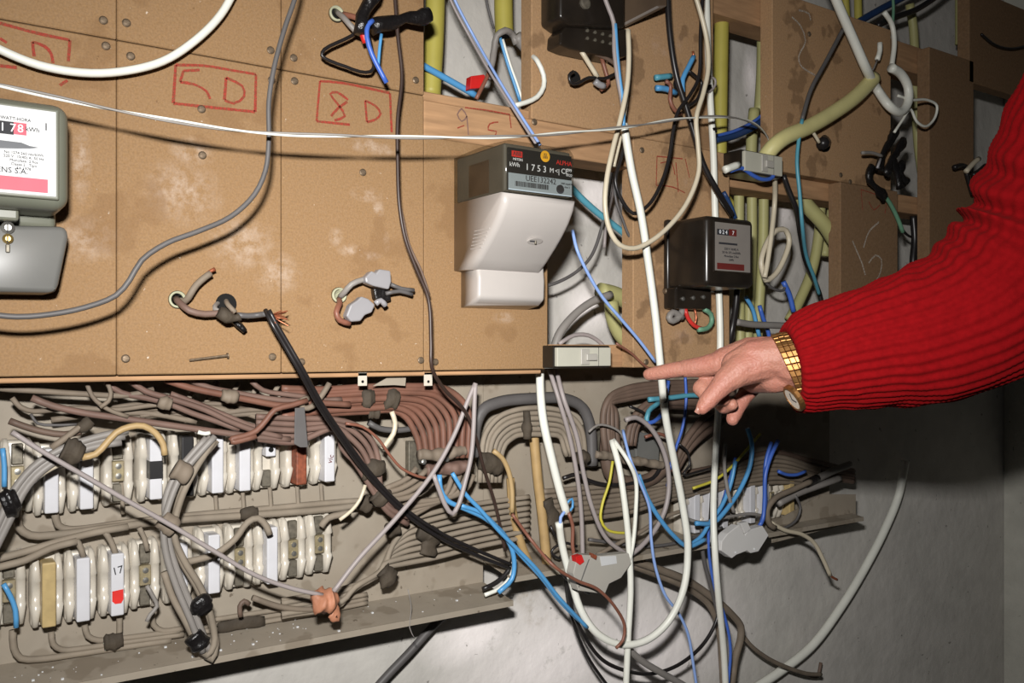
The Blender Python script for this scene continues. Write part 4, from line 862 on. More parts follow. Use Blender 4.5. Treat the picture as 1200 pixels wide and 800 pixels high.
for (pts, rr, lab, off) in (([(424, 468), (438, 466)], .014, 'dusty black tape round the fan, left piece', -.055), ([(452, 466), (466, 470)], .015, 'dusty black tape round the fan, right piece', -.055), ([(432, 484), (444, 484)], .008, 'dusty black tape below the fan', -.06),
                       ([(424, 552), (450, 548)], .013, 'black tape round the curving rust cables', -.05), ([(562, 540), (588, 546)], .016, 'black tape tying the grey arch at its foot', -.05), ([(440, 577), (452, 588)], .013, 'black tape under the curving rust cables', -.05)):
    tag(mk('tape_wrap', tape(pts, rr, off, .6, .5), M['dusty_tape'], None, True), lab, 'tape')
tag(mk('tape_wrap', tape([(260, 463), (278, 466)], .0095, -.035, 1, .3), M['c_taupe'], None, True), 'pale clamp sleeve round the thick red cable', 'tape')
tag(mk('tape_wrap', tape([(186, 470), (200, 474)], .0085, -.045, 1, .4), M['c_taupe'], None, True), 'dusty binding round two rust cables', 'tape')
tag(mk('tape_wrap', ppx([(346, 478), (357, 477), (361, 524), (352, 524), (345, 520)], -.012, .002, .0005), M['c_darkgrey']), 'grey tape strip hanging down over the fuse row', 'tape')
t = thing('cable_clamp', at(520, 560, -.10), 'dusty clamp block holding the fan of red brown cables', 'clamp')
mk('clamp_plate', ppx([(479, 517), (500, 517), (500, 565), (479, 566)], -.115, .012, .001), M['contact'], t)
mk('clamp_bar', tape([(490, 533), (515, 532), (545, 527)], .009, -.055, 1, .4), M['c_taupe'], t, True); mk('clamp_bar', tape([(500, 551), (525, 549), (552, 545)], .010, -.055, 1, .4), M['c_rust'], t, True)
for (px, py) in ((497, 541), (524, 538)): mk('clamp_screw', lathe(at(px, py, -.045), (0, -1, 0), [(.004, -.01), (.004, 0), (.002, .001)], 10), M['steel'], t)
bun('dusty cable end below the clamp', 'c_taupe', 7, -.06, [[(488 + i * 12, 548 + i * 2), (478 + i * 12, 560), (462 + i * 8, 568 + i * 4), (452, 572 + i * 5)] for i in range(4)] + [[(555 - i * 8, 556), (545 - i * 8, 574 + i * 2), (520 - i * 6, 584 + i * 3), (480, 590 + i * 5), (460, 600 + i * 5)] for i in range(4)], 'dusty cable ends below the clamp', 'from the top left')
# grey arch
C('cable', 'thick dark grey cable forming the top of the arch', 'c_darkgrey', 14, -.075, [(556, 535), (557, 500), (566, 480), (586, 471), (625, 467), (660, 467), (682, 477), (691, 498), (694, 545)])
bun('dusty grey cable in the arch right of the red fan', 'c_dust', 6.5, -.06, [[(562 + i * 4.6, 565), (564 + i * 4.6, 535), (569 + i * 4.6, 508 + i * 2.5), (584 + i * 3, 489 + i * 5), (606, 480 + i * 6), (640, 478 + i * 6.2), (664 - i * 1.5, 484 + i * 5.5), (681 - i * 4.2, 502 + i * 4), (686 - i * 4.4, 534)] for i in range(6)], 'grey cables of the arch', 'from the outside')
for (pts, rr, lab) in (([(617, 481), (618, 514)], .007, 'rusty strap across the grey arch'), ([(688, 535), (676, 536)], .012, 'black tape at the right foot of the arch')):
    tag(mk('tape_wrap', tape(pts, rr, -.048, 1, .4), M['dusty_tape'], None, True), lab, 'tape')
C('cable', 'tan tube standing under the grey arch', 'tan_tube', 12, -.08, [(625, 506), (630, 560), (636, 610), (641, 662)])
C('cable', 'tan tube leaning left of the standing one', 'tan_tube', 10, -.085, [(598, 560), (601, 600), (612, 640), (626, 672)])
C('cable', 'yellowed cable leaving the arch to the right', 'c_tan', 6, -.04, [(578, 528), (588, 536), (596, 552), (600, 575), (600, 600)])
# flat horizontal bundle
bun('dusty grey cable in the flat bundle', 'c_dust', 6.5, -.085, [[(620, 582 + i * 6.6), (560, 590 + i * 7.2), (510, 600 + i * 7.6), (478 - i * 1.2, 612 + i * 7), (462 - i * 2, 634 + i * 4.5), (452 - i * 1, 660 + i * 1.5), (440 - i * 4, 676 + i * 2), (400, 690 + i * 2.5), (330, 704 + i * 2.6)] for i in range(8)], 'grey cables of the flat bundle', 'from the top')
bun('dusty grey cable in the flat run behind the white cables', 'c_taupe', 6, -.085, [[(636, 576 + i * 6.4), (680, 572 + i * 6), (730, 568 + i * 5.6), (790, 560 + i * 4), (850, 548 + i * 4), (910, 535 + i * 5), (960, 550 + i * 3)] for i in range(7)], 'grey cables behind the white ones', 'from the top')
for (pts, rr, lab, off) in (([(490, 622), (505, 628), (500, 650)], .014, 'dirty strap round the flat grey bundle', -.07), ([(448, 668), (460, 682)], .016, 'black dirty clump where the flat bundle bends', -.075), ([(642, 585), (652, 622)], .010, 'dirty strap at the start of the flat run', -.07), ([(452, 622), (468, 616)], .010, 'dusty tape at the corner of the flat bundle', -.06)):
    tag(mk('tape_wrap', tape(pts, rr, off, .5, .6), M['dusty_tape'], None, True), lab, 'tape')
# runs along the plate
run = [
 ('dusty cable run between the two fuse rows', 'c_dust', 9, -.10, [(20, 598), (22, 617), (35, 627), (70, 626), (130, 618), (200, 610), (300, 603), (380, 597), (440, 590), (500, 585)]),
 ('second dusty cable run between the two fuse rows', 'c_dust', 8, -.105, [(64, 600), (68, 615), (80, 620), (150, 612), (220, 604), (310, 596), (400, 588), (470, 584)]),
 ('grey cable joining the run left of the lower fuses', 'c_dust', 9, -.09, [(-30, 660), (0, 654), (30, 646), (70, 634), (110, 624), (150, 617)]),
 ('grey cable below that one at the left edge', 'c_dust', 9, -.085, [(-30, 672), (0, 664), (30, 656), (60, 642), (90, 634)]),
 ('dusty cable bent under the first lower fuse holder', 'c_dust', 8, -.11, [(15, 738), (16, 758), (24, 771), (45, 772), (90, 766), (130, 760), (200, 750)]),
 ('dusty cable bent under the yellowed fuse holder', 'c_dust', 7, -.11, [(60, 740), (62, 754), (72, 761), (100, 759), (140, 753), (215, 743)]),
 ('dusty cable bent under the plain white fuse holder', 'c_dust', 7, -.11, [(99, 732), (103, 745), (115, 750), (140, 748), (210, 739)]),
 ('short dusty cable stub under the red marked holder', 'c_dust', 7, -.11, [(140, 724), (140, 738), (139, 750)]),
 ('dusty cable stub bent right of the red marked holder', 'c_dust', 7, -.11, [(178, 718), (180, 732), (190, 739), (215, 736)]),
 ('dusty cable dropping into the plain white holder from above', 'c_dust', 7, -.09, [(85, 628), (92, 636), (98, 652)]),
 ('dusty cable dropping into the red marked holder from above', 'c_dust', 7, -.09, [(122, 622), (130, 634), (136, 650)]),
 ('dusty cable dropping into the empty holder from above', 'c_dust', 6, -.09, [(163, 618), (169, 630), (173, 645)]),
 ('grey cable arching into a lower fuse holder', 'c_dust', 8, -.06, [(220, 658), (250, 650), (275, 632), (290, 612), (302, 607), (312, 616), (316, 626)]),
 ('grey cable arching into the right end fuse holder', 'c_dust', 8, -.07, [(376, 617), (384, 607), (398, 603), (410, 600)]),
 ('blue wire in the empty holder at the left edge', 'c_blue', 6, -.075, [(4, 684), (12, 698), (18, 714), (19, 735)]),
 ('bent grey wire in the empty lower holder', 'c_grey', 5, -.07, [(172, 686), (180, 700), (184, 710), (176, 720), (172, 728)]),
 ('blue wire at the left end of the upper row', 'c_blue', 6, -.08, [(3, 525), (5, 545), (5, 570)]),
 ('rusty hook of wire below the lower row', 'c_darkbrown', 6, -.08, [(282, 722), (281, 710), (286, 704), (292, 708)]),
]
for lab, m_, wd, off, pts in run: C('cable', lab, m_, wd, off, pts)
bun('thin dusty wire below the upper fuses', 'c_dust', 5, -.105, [[(x, 575 - i * 2), (x + 1, 588 - i * 1.5), (x + 2, 602)] for i, x in enumerate((252, 284, 316, 348, 376, 142))], 'wires under the upper fuse row', 'from the hanging bundle')
bun('dusty cable lying along the ledge', 'c_dust', 6, -.112, [[(225, 742 - i * 6), (300, 730 - i * 6), (380, 716 - i * 5), (430, 706 - i * 5)] for i in range(3)], 'cables along the ledge', 'from the bottom')
tag(mk('tape_wrap', tape([(122, 754), (144, 749)], .011, -.10, .5, .4), M['dusty_tape'], None, True), 'dark tape patch on the cables under the red marked holder', 'tape')
tag(mk('tape_wrap', tape([(282, 602), (302, 600)], .008, -.095, .6, .4), M['dusty_tape'], None, True), 'dark tape patch on the run between the rows', 'tape')
tag(mk('tape_wrap', tape([(422, 588), (434, 594)], .012, -.08, .6, .4), M['dusty_tape'], None, True), 'dirty tape where the run leaves the upper row', 'tape')
tag(mk('tape_wrap', tape([(255, 735), (310, 726)], .010, -.108, .4, .6), M['dusty_tape'], None, True), 'dirty patch of tape on the ledge cables', 'tape')
# hanging bundle of grey cables
bun('grey cable in the hanging bundle looping below the plates', 'c_grey', 8, -.03, [[(252 - i * 5, 511 + i), (232 - i * 4, 533), (213 - i * 3.5, 556), (200 - i * 3, 585), (192 + i * 1.5, 615), (194 + i * 3, 645), (206 + i * 4, 685), (224 + i * 4, 728), (238 + i * 4, 764)] for i in range(3)], 'grey cables of the hanging bundle', 'from the right')
bun('dusty cable on the lower side of the hanging bundle', 'c_dust', 8, -.035, [[(254 - i * 3, 516), (228 + i * 2, 548), (210 + i * 2, 585), (204, 625), (212 + i * 3, 655), (232 + i * 4, 690), (246 + i * 2, 725), (253 - i * 2, 755), (248 - i * 6, 773 - i * 5), (236 - i * 5, 760 - i * 6), (222 - i * 5, 735 - i * 8), (206 - i * 4, 705 - i * 6), (192, 670)] for i in range(2)], 'dusty cables of the hanging bundle', 'from the right')
for (pts, lab, mm) in (([(204, 549), (222, 558)], 'brown tape binding the hanging bundle near the top', 'c_taupe'), ([(189, 608), (205, 620)], 'brown tape binding the middle of the hanging bundle', 'c_taupe'), ([(232, 700), (242, 716)], 'black tape on the lower hanging bundle', 'black_tape'), ([(226, 744), (236, 758)], 'black tape at the bottom of the hanging bundle', 'black_tape')):
    tag(mk('tape_wrap', tape(pts, .013, -.022, .6, .25), M[mm], None, True), lab, 'tape')
C('cable', 'white cable stub under the hanging bundle top', 'c_white', 5, -.045, [(232, 506), (240, 508), (246, 507)])
# left grey bundle
bun('grey cable in the bundle arching at the left edge', 'c_grey', 9, -.03, [[(150 - i * 4, 504 + i * 7), (110 - i * 3, 513 + i * 6), (70 - i * 1, 527 + i * 6), (38 + i * 2, 548 + i * 5), (16 + i * 5, 575 + i * 2), (4 + i * 6, 600), (-14 + i * 5, 640)] for i in range(3)], 'grey cables at the left edge', 'from the outside')
C('cable', 'cream cable inside the bundle arching at the left edge', 'c_cream', 8, -.035, [(108, 532), (70, 543), (44, 558), (27, 576), (19, 592), (10, 612)])
tag(mk('tape_wrap', tape([(2, 592), (22, 584)], .016, -.024, .6, .4), M['black_tape'], None, True), 'black tape round the left edge bundle', 'tape')
tag(mk('tape_wrap', tape([(74, 526), (96, 534)], .014, -.022, .6, .5), M['dusty_tape'], None, True), 'dirty clump of tape above the left edge bundle', 'tape')
tag(mk('tape_wrap', tape([(92, 504), (106, 492)], .008, -.03, .8, .5), M['dusty_tape'], None, True), 'burnt tape end above the upper fuses', 'tape')
# orange knot
t = thing('taped_joint', at(382, 705, -.005), 'crumpled orange tape knot joining two lilac cables', 'tape')
mk('tape_ball', tube(spline(wpts([(366, 697), (374, 702), (384, 704), (396, 700)], -.004), .002), lambda u: .004 + .012 * math.sin(math.pi * min(.97, u + .03)), 14, .9), M['orange_tape'], t, True)
mk('tape_tail', tube(spline(wpts([(384, 706), (390, 714), (394, 722), (388, 718)], .004), .002), .007, 10, .7, .5), M['orange_tape'], t, True)
C('cable', 'brown cable sagging behind the orange knot', 'c_taupe', 7, -.08, [(296, 700), (325, 710), (355, 714), (385, 712)])

# ---------------------------------------------------------------- lower right tangle
low = [
 ('cable', 'blue cable hanging from the clamp into a loop', 'c_blue', 6, -.03, [(515, 556), (516, 572), (524, 586), (545, 596), (570, 608), (592, 628), (602, 652), (600, 678), (584, 694)]),
 ('cable', 'bright blue cable slanting from the clamp down to the white loop', 'c_blue', 5, -.02, [(530, 554), (545, 578), (562, 596), (585, 622), (606, 643), (630, 668), (655, 700), (688, 735)]),
 ('cable', 'second bright blue cable beside the slanting one', 'c_blue', 5, -.026, [(540, 592), (566, 602), (590, 626), (610, 650), (634, 676), (656, 704), (680, 728)]),
 ('cable', 'white cable end behind the blue loop', 'c_white', 5, -.06, [(604, 655), (598, 676), (584, 690), (568, 697)]),
 ('cable', 'black cable behind the blue loop', 'c_black', 6, -.065, [(604, 645), (596, 668), (582, 682), (566, 690)]),
 ('cable', 'grey cable of the pair falling from the bottom rail, left one', 'c_lilac', 5.5, -.04, [(643, 430, -.06), (654, 465), (667, 510), (676, 555), (681, 600), (683, 655)]),
 ('cable', 'grey cable of the pair falling from the bottom rail, right one', 'c_lilac', 5.5, -.035, [(651, 430, -.06), (660, 465), (676, 512), (684, 555), (694, 595), (710, 630), (735, 650)]),
 ('cable', 'dark cable winding behind the grey pair', 'c_black', 5, -.07, [(660, 560), (675, 556), (690, 563), (710, 568), (740, 566), (765, 560), (776, 545)]),
 ('cable', 'thick brown cable bent under the small clamp', 'c_darkbrown', 17, -.08, [(713, 500), (711, 535), (718, 558), (740, 566), (764, 560), (778, 548)]),
 ('cable', 'white cable dropping from the small clamp to the floor', 'c_white', 7.5, -.01, [(717, 516, -.04), (725, 545, -.02), (732, 590), (737, 640), (739, 690), (736, 750), (733, 820)]),
 ('cable', 'thin white cable bulging right of the straight white one', 'c_white', 5, -.008, [(719, 515, -.04), (736, 540), (745, 562), (745, 600), (742, 635), (738, 656)]),
 ('wire', 'yellow green earth wire curling behind the white cables', 'c_ygreen', 3.4, -.03, [(718, 540), (714, 565), (706, 590), (704, 608), (711, 620), (724, 624), (736, 624)]),
 ('cable', 'grey cable arching right of the small clamp', 'c_lilac', 6, -.03, [(733, 492), (744, 489), (757, 496), (770, 512), (780, 536), (784, 565), (780, 595), (768, 620), (748, 643), (735, 652)]),
 ('cable', 'blue cable slanting from the small clamp to the right', 'c_blue', 5.5, -.02, [(748, 556), (758, 582), (772, 606), (790, 628), (806, 640), (826, 632)]),
 ('wire', 'thin blue wire falling in front of the wall to the bottom edge', 'c_skyblue', 3.6, -.01, [(730, 504, -.04), (738, 536), (750, 565), (761, 595), (763, 630), (768, 664), (780, 698), (795, 718), (806, 742), (812, 775), (818, 815)]),
 ('wire', 'thin blue wire twisting behind the long white cable', 'c_royal', 3.6, -.05, [(803, 440), (804, 470), (800, 500), (792, 525), (785, 548), (782, 570)]),
 ('wire', 'blue wire under the fingertip', 'c_royal', 5, -.03, [(783, 446), (780, 466), (776, 484), (766, 494), (756, 496)]),
 ('cable', 'teal cable running right below the finger', 'c_teal', 6, -.05, [(760, 468), (784, 466), (812, 463), (840, 466)]),
 ('wire', 'teal curl by the small clamp', 'c_teal', 6, -.04, [(772, 472), (760, 482), (758, 496), (762, 500)]),
 ('wire', 'light blue loop behind the wrist shadow', 'c_blue', 5.5, -.03, [(876, 502), (881, 520), (879, 545), (868, 572), (852, 596), (836, 612), (815, 613)]),
 ('wire', 'second light blue wire alongside the loop', 'c_blue', 5, -.035, [(862, 540), (856, 568), (846, 592), (832, 612), (822, 628), (806, 640)]),
 ('wire', 'royal blue wire standing left of the blue pair', 'c_royal', 4, -.045, [(862, 536), (857, 556), (848, 585), (842, 606)]),
 ('wire', 'royal blue wire of the pair by the far fuses', 'c_royal', 5, -.03, [(912, 516), (903, 535), (897, 556), (896, 585), (894, 608), (890, 616)]),
 ('wire', 'second royal blue wire of the pair by the far fuses', 'c_royal', 4.5, -.034, [(904, 518), (898, 538), (896, 560), (897, 590), (892, 612)]),
 ('wire', 'short blue wire lying on the far cables', 'c_royal', 4, -.04, [(912, 552), (922, 556), (934, 556), (944, 552)]),
 ('wire', 'yellow green wire slanting over the far fuses', 'c_ygreen', 3.4, -.04, [(891, 508), (874, 528), (856, 548), (838, 562), (812, 572)]),
 ('cable', 'grey cable slanting from far cables to the loose breaker', 'c_grey', 4.5, -.03, [(850, 520), (849, 548), (854, 580), (860, 600)]),
 ('cable', 'thick grey cable leaving the far plate at its right end', 'c_grey', 9, -.05, [(996, 544), (975, 552), (955, 562)]),
 ('cable', 'pale cable looping back at the far plate', 'c_taupe', 7, -.04, [(950, 564), (928, 574), (908, 584), (899, 598), (902, 614), (908, 618)]),
 ('cable', 'dark joint sleeve on the thick grey cable', 'black_tape', 10, -.05, [(958, 560), (950, 564), (944, 567)]),
 ('cable', 'second grey cable lying under the dark joint', 'c_grey', 8, -.055, [(984, 560), (962, 568), (935, 578), (912, 590)]),
 ('wire', 'thin grey wire loop hanging at the far plate edge', 'c_darkgrey', 3.4, -.05, [(932, 580), (938, 595), (934, 608), (920, 618), (905, 618)]),
 ('cable', 'cream cable tail ending in bare copper below the far plate', 'c_cream', 5, -.04, [(903, 612), (920, 621), (940, 626), (954, 636), (964, 654), (973, 674)]),
 ('wire', 'bare copper tip of the cream tail', 'copper', 3, -.042, [(973, 674), (977, 677), (981, 679)]),
 ('cable', 'taupe cable bundle slanting across the lower wall', 'c_taupe', 9, -.09, [(740, 656), (775, 668), (805, 680), (835, 700), (856, 718), (868, 734), (868, 748), (862, 770), (856, 815)]),
 ('cable', 'second taupe cable slanting beside the first', 'c_taupe', 8, -.10, [(740, 662), (775, 675), (808, 690), (832, 710), (842, 735), (846, 775), (848, 815)]),
 ('cable', 'thin taupe branch curving right on the lower wall', 'c_taupe', 5, -.125, [(866, 738), (880, 756), (898, 770), (918, 780), (945, 789), (962, 790)]),
 ('wire', 'brown wire curving over the loose red tab breaker', 'c_brown', 4, .02, [(600, 602, -.03), (622, 632, -.02), (648, 662), (676, 680), (700, 690), (720, 710), (732, 733), (730, 750), (722, 759)]),
 ('cable', 'black cable sweeping in a low loop under the breakers', 'c_black', 4.5, -.06, [(664, 670), (668, 705), (682, 740), (705, 772), (735, 786), (765, 789), (798, 777), (826, 752), (841, 722), (842, 690), (838, 640)]),
 ('cable', 'second black cable falling to the bottom edge', 'c_black', 4, -.09, [(662, 665), (665, 700), (674, 736), (688, 768), (706, 795), (722, 815)]),
 ('wire', 'black wire crossing under the white loop', 'c_black', 3, -.05, [(638, 650), (655, 668), (668, 682), (690, 695)]),
 ('cable', 'pale grey cable slanting down from the white loop bottom', 'c_grey', 8, -.03, [(734, 758), (752, 774), (775, 788), (800, 802), (816, 812)]),
 ('cable', 'pale cable curving over the bare right wall', 'c_white', 10, -.155, [(1061, 540), (1053, 580), (1036, 622), (1012, 668), (985, 712), (952, 756), (915, 786), (872, 814)]),
 ('cable', 'dark grey pipe slanting down below the left plate', 'c_darkgrey', 10, -.15, [(560, 680), (535, 706), (506, 735), (480, 764), (455, 790), (430, 818)]),
 ('wire', 'royal blue wire hanging beside the second white cable', 'c_royal', 3.6, -.05, [(830, 612), (831, 650), (838, 690), (850, 725), (856, 760), (852, 815)]),
 ('cable', 'dark cable beside the second white cable low down', 'c_darkgrey', 5, -.07, [(822, 612), (824, 650), (834, 690), (842, 720)]),
]
low += [
 ('wire', 'thin grey wire arching over the small clamp', 'c_grey', 3, -.05, [(690, 506), (700, 498), (716, 500), (728, 508), (734, 524)]),
 ('wire', 'brown wire bent behind the small clamp', 'c_brown', 4, -.06, [(756, 512), (772, 508), (786, 516), (792, 534), (786, 552)]),
 ('wire', 'dark thin wire curling above the far fuses', 'c_black', 3, -.045, [(796, 520), (806, 530), (808, 545), (800, 556), (820, 552), (842, 546)]),
 ('wire', 'grey wire drooping along the far plate', 'c_grey', 4, -.05, [(800, 606), (822, 612), (850, 606), (880, 602), (900, 606)]),
 ('wire', 'dark wire lying along the far ledge', 'c_darkgrey', 4, -.06, [(690, 632), (720, 636), (756, 640), (792, 636), (828, 624), (846, 618)]),
 ('wire', 'black wire knotted left of the red tab breaker', 'c_black', 3.4, -.05, [(645, 616), (652, 630), (662, 642), (655, 654), (646, 646), (660, 636), (676, 640)]),
 ('wire', 'grey wire slanting over the far ledge', 'c_taupe', 5, -.05, [(700, 650), (726, 636), (752, 622), (778, 606), (800, 598)]),
 ('wire', 'thin dark wire hooked below the finger', 'c_black', 3.4, -.05, [(738, 476), (752, 482), (764, 490), (776, 488), (782, 478)]),
 ('wire', 'thin cobweb string hanging from the left ledge end', 'c_grey', 1.2, -.05, [(478, 690), (482, 712), (480, 735), (486, 748)]),
 ('wire', 'brown wire end on the lower right wall', 'c_darkbrown', 4, -.16, [(918, 782), (940, 788), (958, 792), (962, 776)]),
]
for nm, lab, m_, wd, off, pts in low: C(nm, lab, m_, wd, off, pts, cat=('wire' if nm == 'wire' else 'cable'))
bun('dark brown cable bending down left of the finger', 'c_darkbrown', 8, -.075, [[(860, 446 + i * 5), (810, 448 + i * 4), (765, 450 + i * 4), (735, 455 + i * 4), (716 - i, 464 + i * 3), (708 + i * 4, 480), (707 + i * 5, 505), (710 + i * 5, 530)] for i in range(4)], 'dark brown cables left of the finger', 'from the top')
bun('dark brown cable in the second bend below the finger', 'c_darkbrown', 8, -.07, [[(850, 474 + i * 4), (800, 468 + i * 4), (765, 470 + i * 4), (748 + i * 3, 482 + i * 3), (738 + i * 4, 500), (734 + i * 4, 522)] for i in range(3)], 'dark brown cables in the second bend', 'from the top')
bun('dark brown cable slanting behind the long white cable', 'c_darkbrown', 8, -.085, [[(850, 468 + i * 12), (824, 490 + i * 10), (806, 512 + i * 8), (792, 540 + i * 6)] for i in range(3)], 'dark cables behind the long white one', 'from the top')
bun('dim grey cable in the far shadow under the sleeve', 'c_darkbrown', 7, -.10, [[(800, 555 + i * 6), (850, 545 + i * 6), (905, 530 + i * 7), (950, 540 + i * 6), (1000, 552 + i * 4)] for i in range(4)], 'dim cables under the sleeve', 'from the top')
t = thing('cable_clamp', at(740, 545, -.10), 'small dusty clamp block under the dark brown cables', 'clamp')
mk('clamp_bar', tape([(698, 532), (720, 535), (745, 540), (776, 545)], .008, -.065, 1, .4), M['c_taupe'], t, True); mk('clamp_plate', ppx([(690, 498), (726, 502), (724, 545), (690, 548)], -.10, .02, .002), M['contact'], t)
mk('clamp_plate', ppx([(744, 505), (774, 510), (772, 548), (746, 545)], -.10, .02, .002), M['enamel_grey'], t)
t = thing('cable_anchor', at(650, 615, -.10), 'two dusty cable anchors stacked left of the white cable', 'clamp')
for y in (583, 607): mk('anchor_block', ppx([(638, y - 9), (656, y - 8), (657, y + 9), (640, y + 9)], -.095, .025, .003), M['contact'], t)

# ---------------------------------------------------------------- person: hand, forearm and sleeve
def cap(a, b, ra, rb, n=12):
    a, b = Vector(a), Vector(b); d = b - a; L = d.length; ax = d.normalized(); prof = []
    for k in range(5): th = math.pi / 2 * (1 - k / 4); prof.append((max(ra * math.cos(th), 1e-4), -ra * math.sin(th)))
    for k in range(1, 5): prof.append((ra + (rb - ra) * k / 5, L * k / 5))
    for k in range(5): th = math.pi / 2 * k / 4; prof.append((max(rb * math.cos(th), 1e-4), L + rb * math.sin(th)))
    return lathe(a, ax, prof, n)
HD = []
def chain(pts, fl=1.0):                     # (px, py, depth, radius px)
    for i in range(len(pts) - 1):
        p, q = pts[i], pts[i + 1]; HD.append(cap(atz(*p[:3]), atz(*q[:3]), p[3] * p[2] / F, q[3] * q[2] / F))
# index finger
chain([(761, 438.5, 1.075, 7.6), (776, 436, 1.067, 9.2), (793, 433, 1.057, 9.6), (813, 430.5, 1.047, 11.6), (828, 428.5, 1.04, 12.6), (848, 424, 1.03, 15)])
# palm, back of the hand and wrist
chain([(848, 424, 1.035, 17), (880, 415, 1.02, 21), (908, 418, 1.0, 25), (930, 424, .99, 28)])
chain([(862, 427, 1.0, 17), (884, 419, .996, 22), (910, 419, .992, 26)])
chain([(852, 428, 1.06, 17), (880, 424, 1.04, 22), (908, 424, 1.015, 26), (935, 425, .995, 29)])
chain([(862, 434, 1.08, 15), (885, 434, 1.05, 20), (912, 434, 1.02, 22)])
chain([(884, 443, 1.05, 18), (906, 443, 1.0, 18), (930, 436, .995, 22)])
# forearm inside the sleeve
chain([(930, 424, .99, 30), (970, 420, .985, 33), (1040, 400, .975, 42), (1130, 370, .96, 48), (1215, 320, .95, 52), (1262, 200, .93, 54), (1340, 20, .88, 58)])
# thumb
chain([(823, 478, .985, 8.0), (829, 470, .985, 10.6), (839, 459, .985, 11.4), (852, 445, .988, 15.5), (868, 433, .992, 20), (893, 424, .995, 24)])
# middle finger, folded under
chain([(852, 432, 1.06, 13), (836, 443, 1.055, 11), (822, 455, 1.045, 10.5), (832, 466, 1.035, 9), (848, 468, 1.03, 7.8)])
# ring finger, folded
chain([(864, 440, 1.08, 12), (850, 452, 1.085, 10), (840, 468, 1.07, 9.2), (848, 477, 1.05, 8), (858, 474, 1.035, 7.4)])
# little finger, hanging
chain([(884, 448, 1.075, 13), (874, 462, 1.07, 10), (866, 474, 1.065, 9.4), (860, 487, 1.058, 8.6), (858.5, 491, 1.055, 7.8)])
person = thing('person', atz(1230, 330, .95), 'person in a red knitted sweater pointing left with one finger', 'person')
V, Q = join(*HD)
tmp = bpy.data.objects.new('tmp', mesh('tmp', V, Q, M['skin'])); COL.objects.link(tmp)
rm = tmp.modifiers.new('r', 'REMESH'); rm.mode = 'VOXEL'; rm.voxel_size = .0016
sm = tmp.modifiers.new('s', 'SMOOTH'); sm.factor = .5; sm.iterations = 7
dg = bpy.context.evaluated_depsgraph_get(); ev = bpy.data.meshes.new_from_object(tmp.evaluated_get(dg)); bpy.data.objects.remove(tmp)
ev.name = 'body'; ev.transform(Matrix.Translation(-WL[person])); ev.materials.clear(); ev.materials.append(M['skin'])
ev.polygons.foreach_set('use_smooth', [True] * len(ev.polygons))
# knuckle creases and tendons as fine relief
cre = [(atz(797, 424, 1.05), .0022), (atz(800, 442, 1.05), .0022), (atz(834, 417, 1.03), .003), (atz(838, 419, 1.03), .003), (atz(842, 421, 1.02), .003)]
nrm = [v.normal.copy() for v in ev.vertices]
for v, nv in zip(ev.vertices, nrm):
    p = v.co + WL[person]; dd = .0004 * noise.noise(p * 110) + .0002 * noise.noise(p * 320)
    for c_, r_ in cre:
        q_ = (p - c_).length
        if q_ < .012: dd -= .0011 * math.exp(-((p - c_).dot(RT) / .0011) ** 2) * (1 - q_ / .012)
    v.co += nv * dd
body = put('body', ev, WL[person], person)
def nail(px, py, z, dx, dy, r):
    c = atz(px, py, z - r * .1); a = (atz(px + dx, py + dy, z) - atz(px, py, z)).normalized(); s = a.cross(FW).normalized(); V = []; Q = []
    for i in range(5):
        for k in range(5):
            u, v_ = (i - 2) / 2, (k - 2) / 2; V.append(c + a * u * r * 1.2 + s * v_ * r * .8 * (1 - .12 * u * u) + FW * (.0014 * v_ * v_ + .0008 * u * u))
    for i in range(4):
        for k in range(4): Q.append((i * 5 + k, i * 5 + k + 1, i * 5 + k + 6, i * 5 + k + 5))
    return mk('fingernail', (V, Q), mat('nail_pink', (136, 97, 84), rough=.3, var=.03), body, True)
nail(819.5, 479.5, .981, -5, 9, .0042)
# sleeve
SP = [(924, 431, .985, 50), (942, 428, .985, 55), (980, 416, .983, 64), (1015, 408, .98, 71), (1060, 399, .975, 78), (1105, 385, .968, 83), (1150, 363, .96, 89), (1190, 330, .953, 94), (1222, 290, .945, 97), (1246, 236, .935, 95), (1270, 178, .92, 95), (1298, 110, .90, 95), (1340, 20, .88, 96), (1390, -80, .86, 98)]
path = spline([atz(*p[:3]) for p in SP], .0022); cum = [0]
key = [p[3] * p[2] / F for p in SP]; kp = [atz(*p[:3]) for p in SP]
V, Q = [], []; NR = 260; u_ = None; dist = 0
ki = 0
import bisect
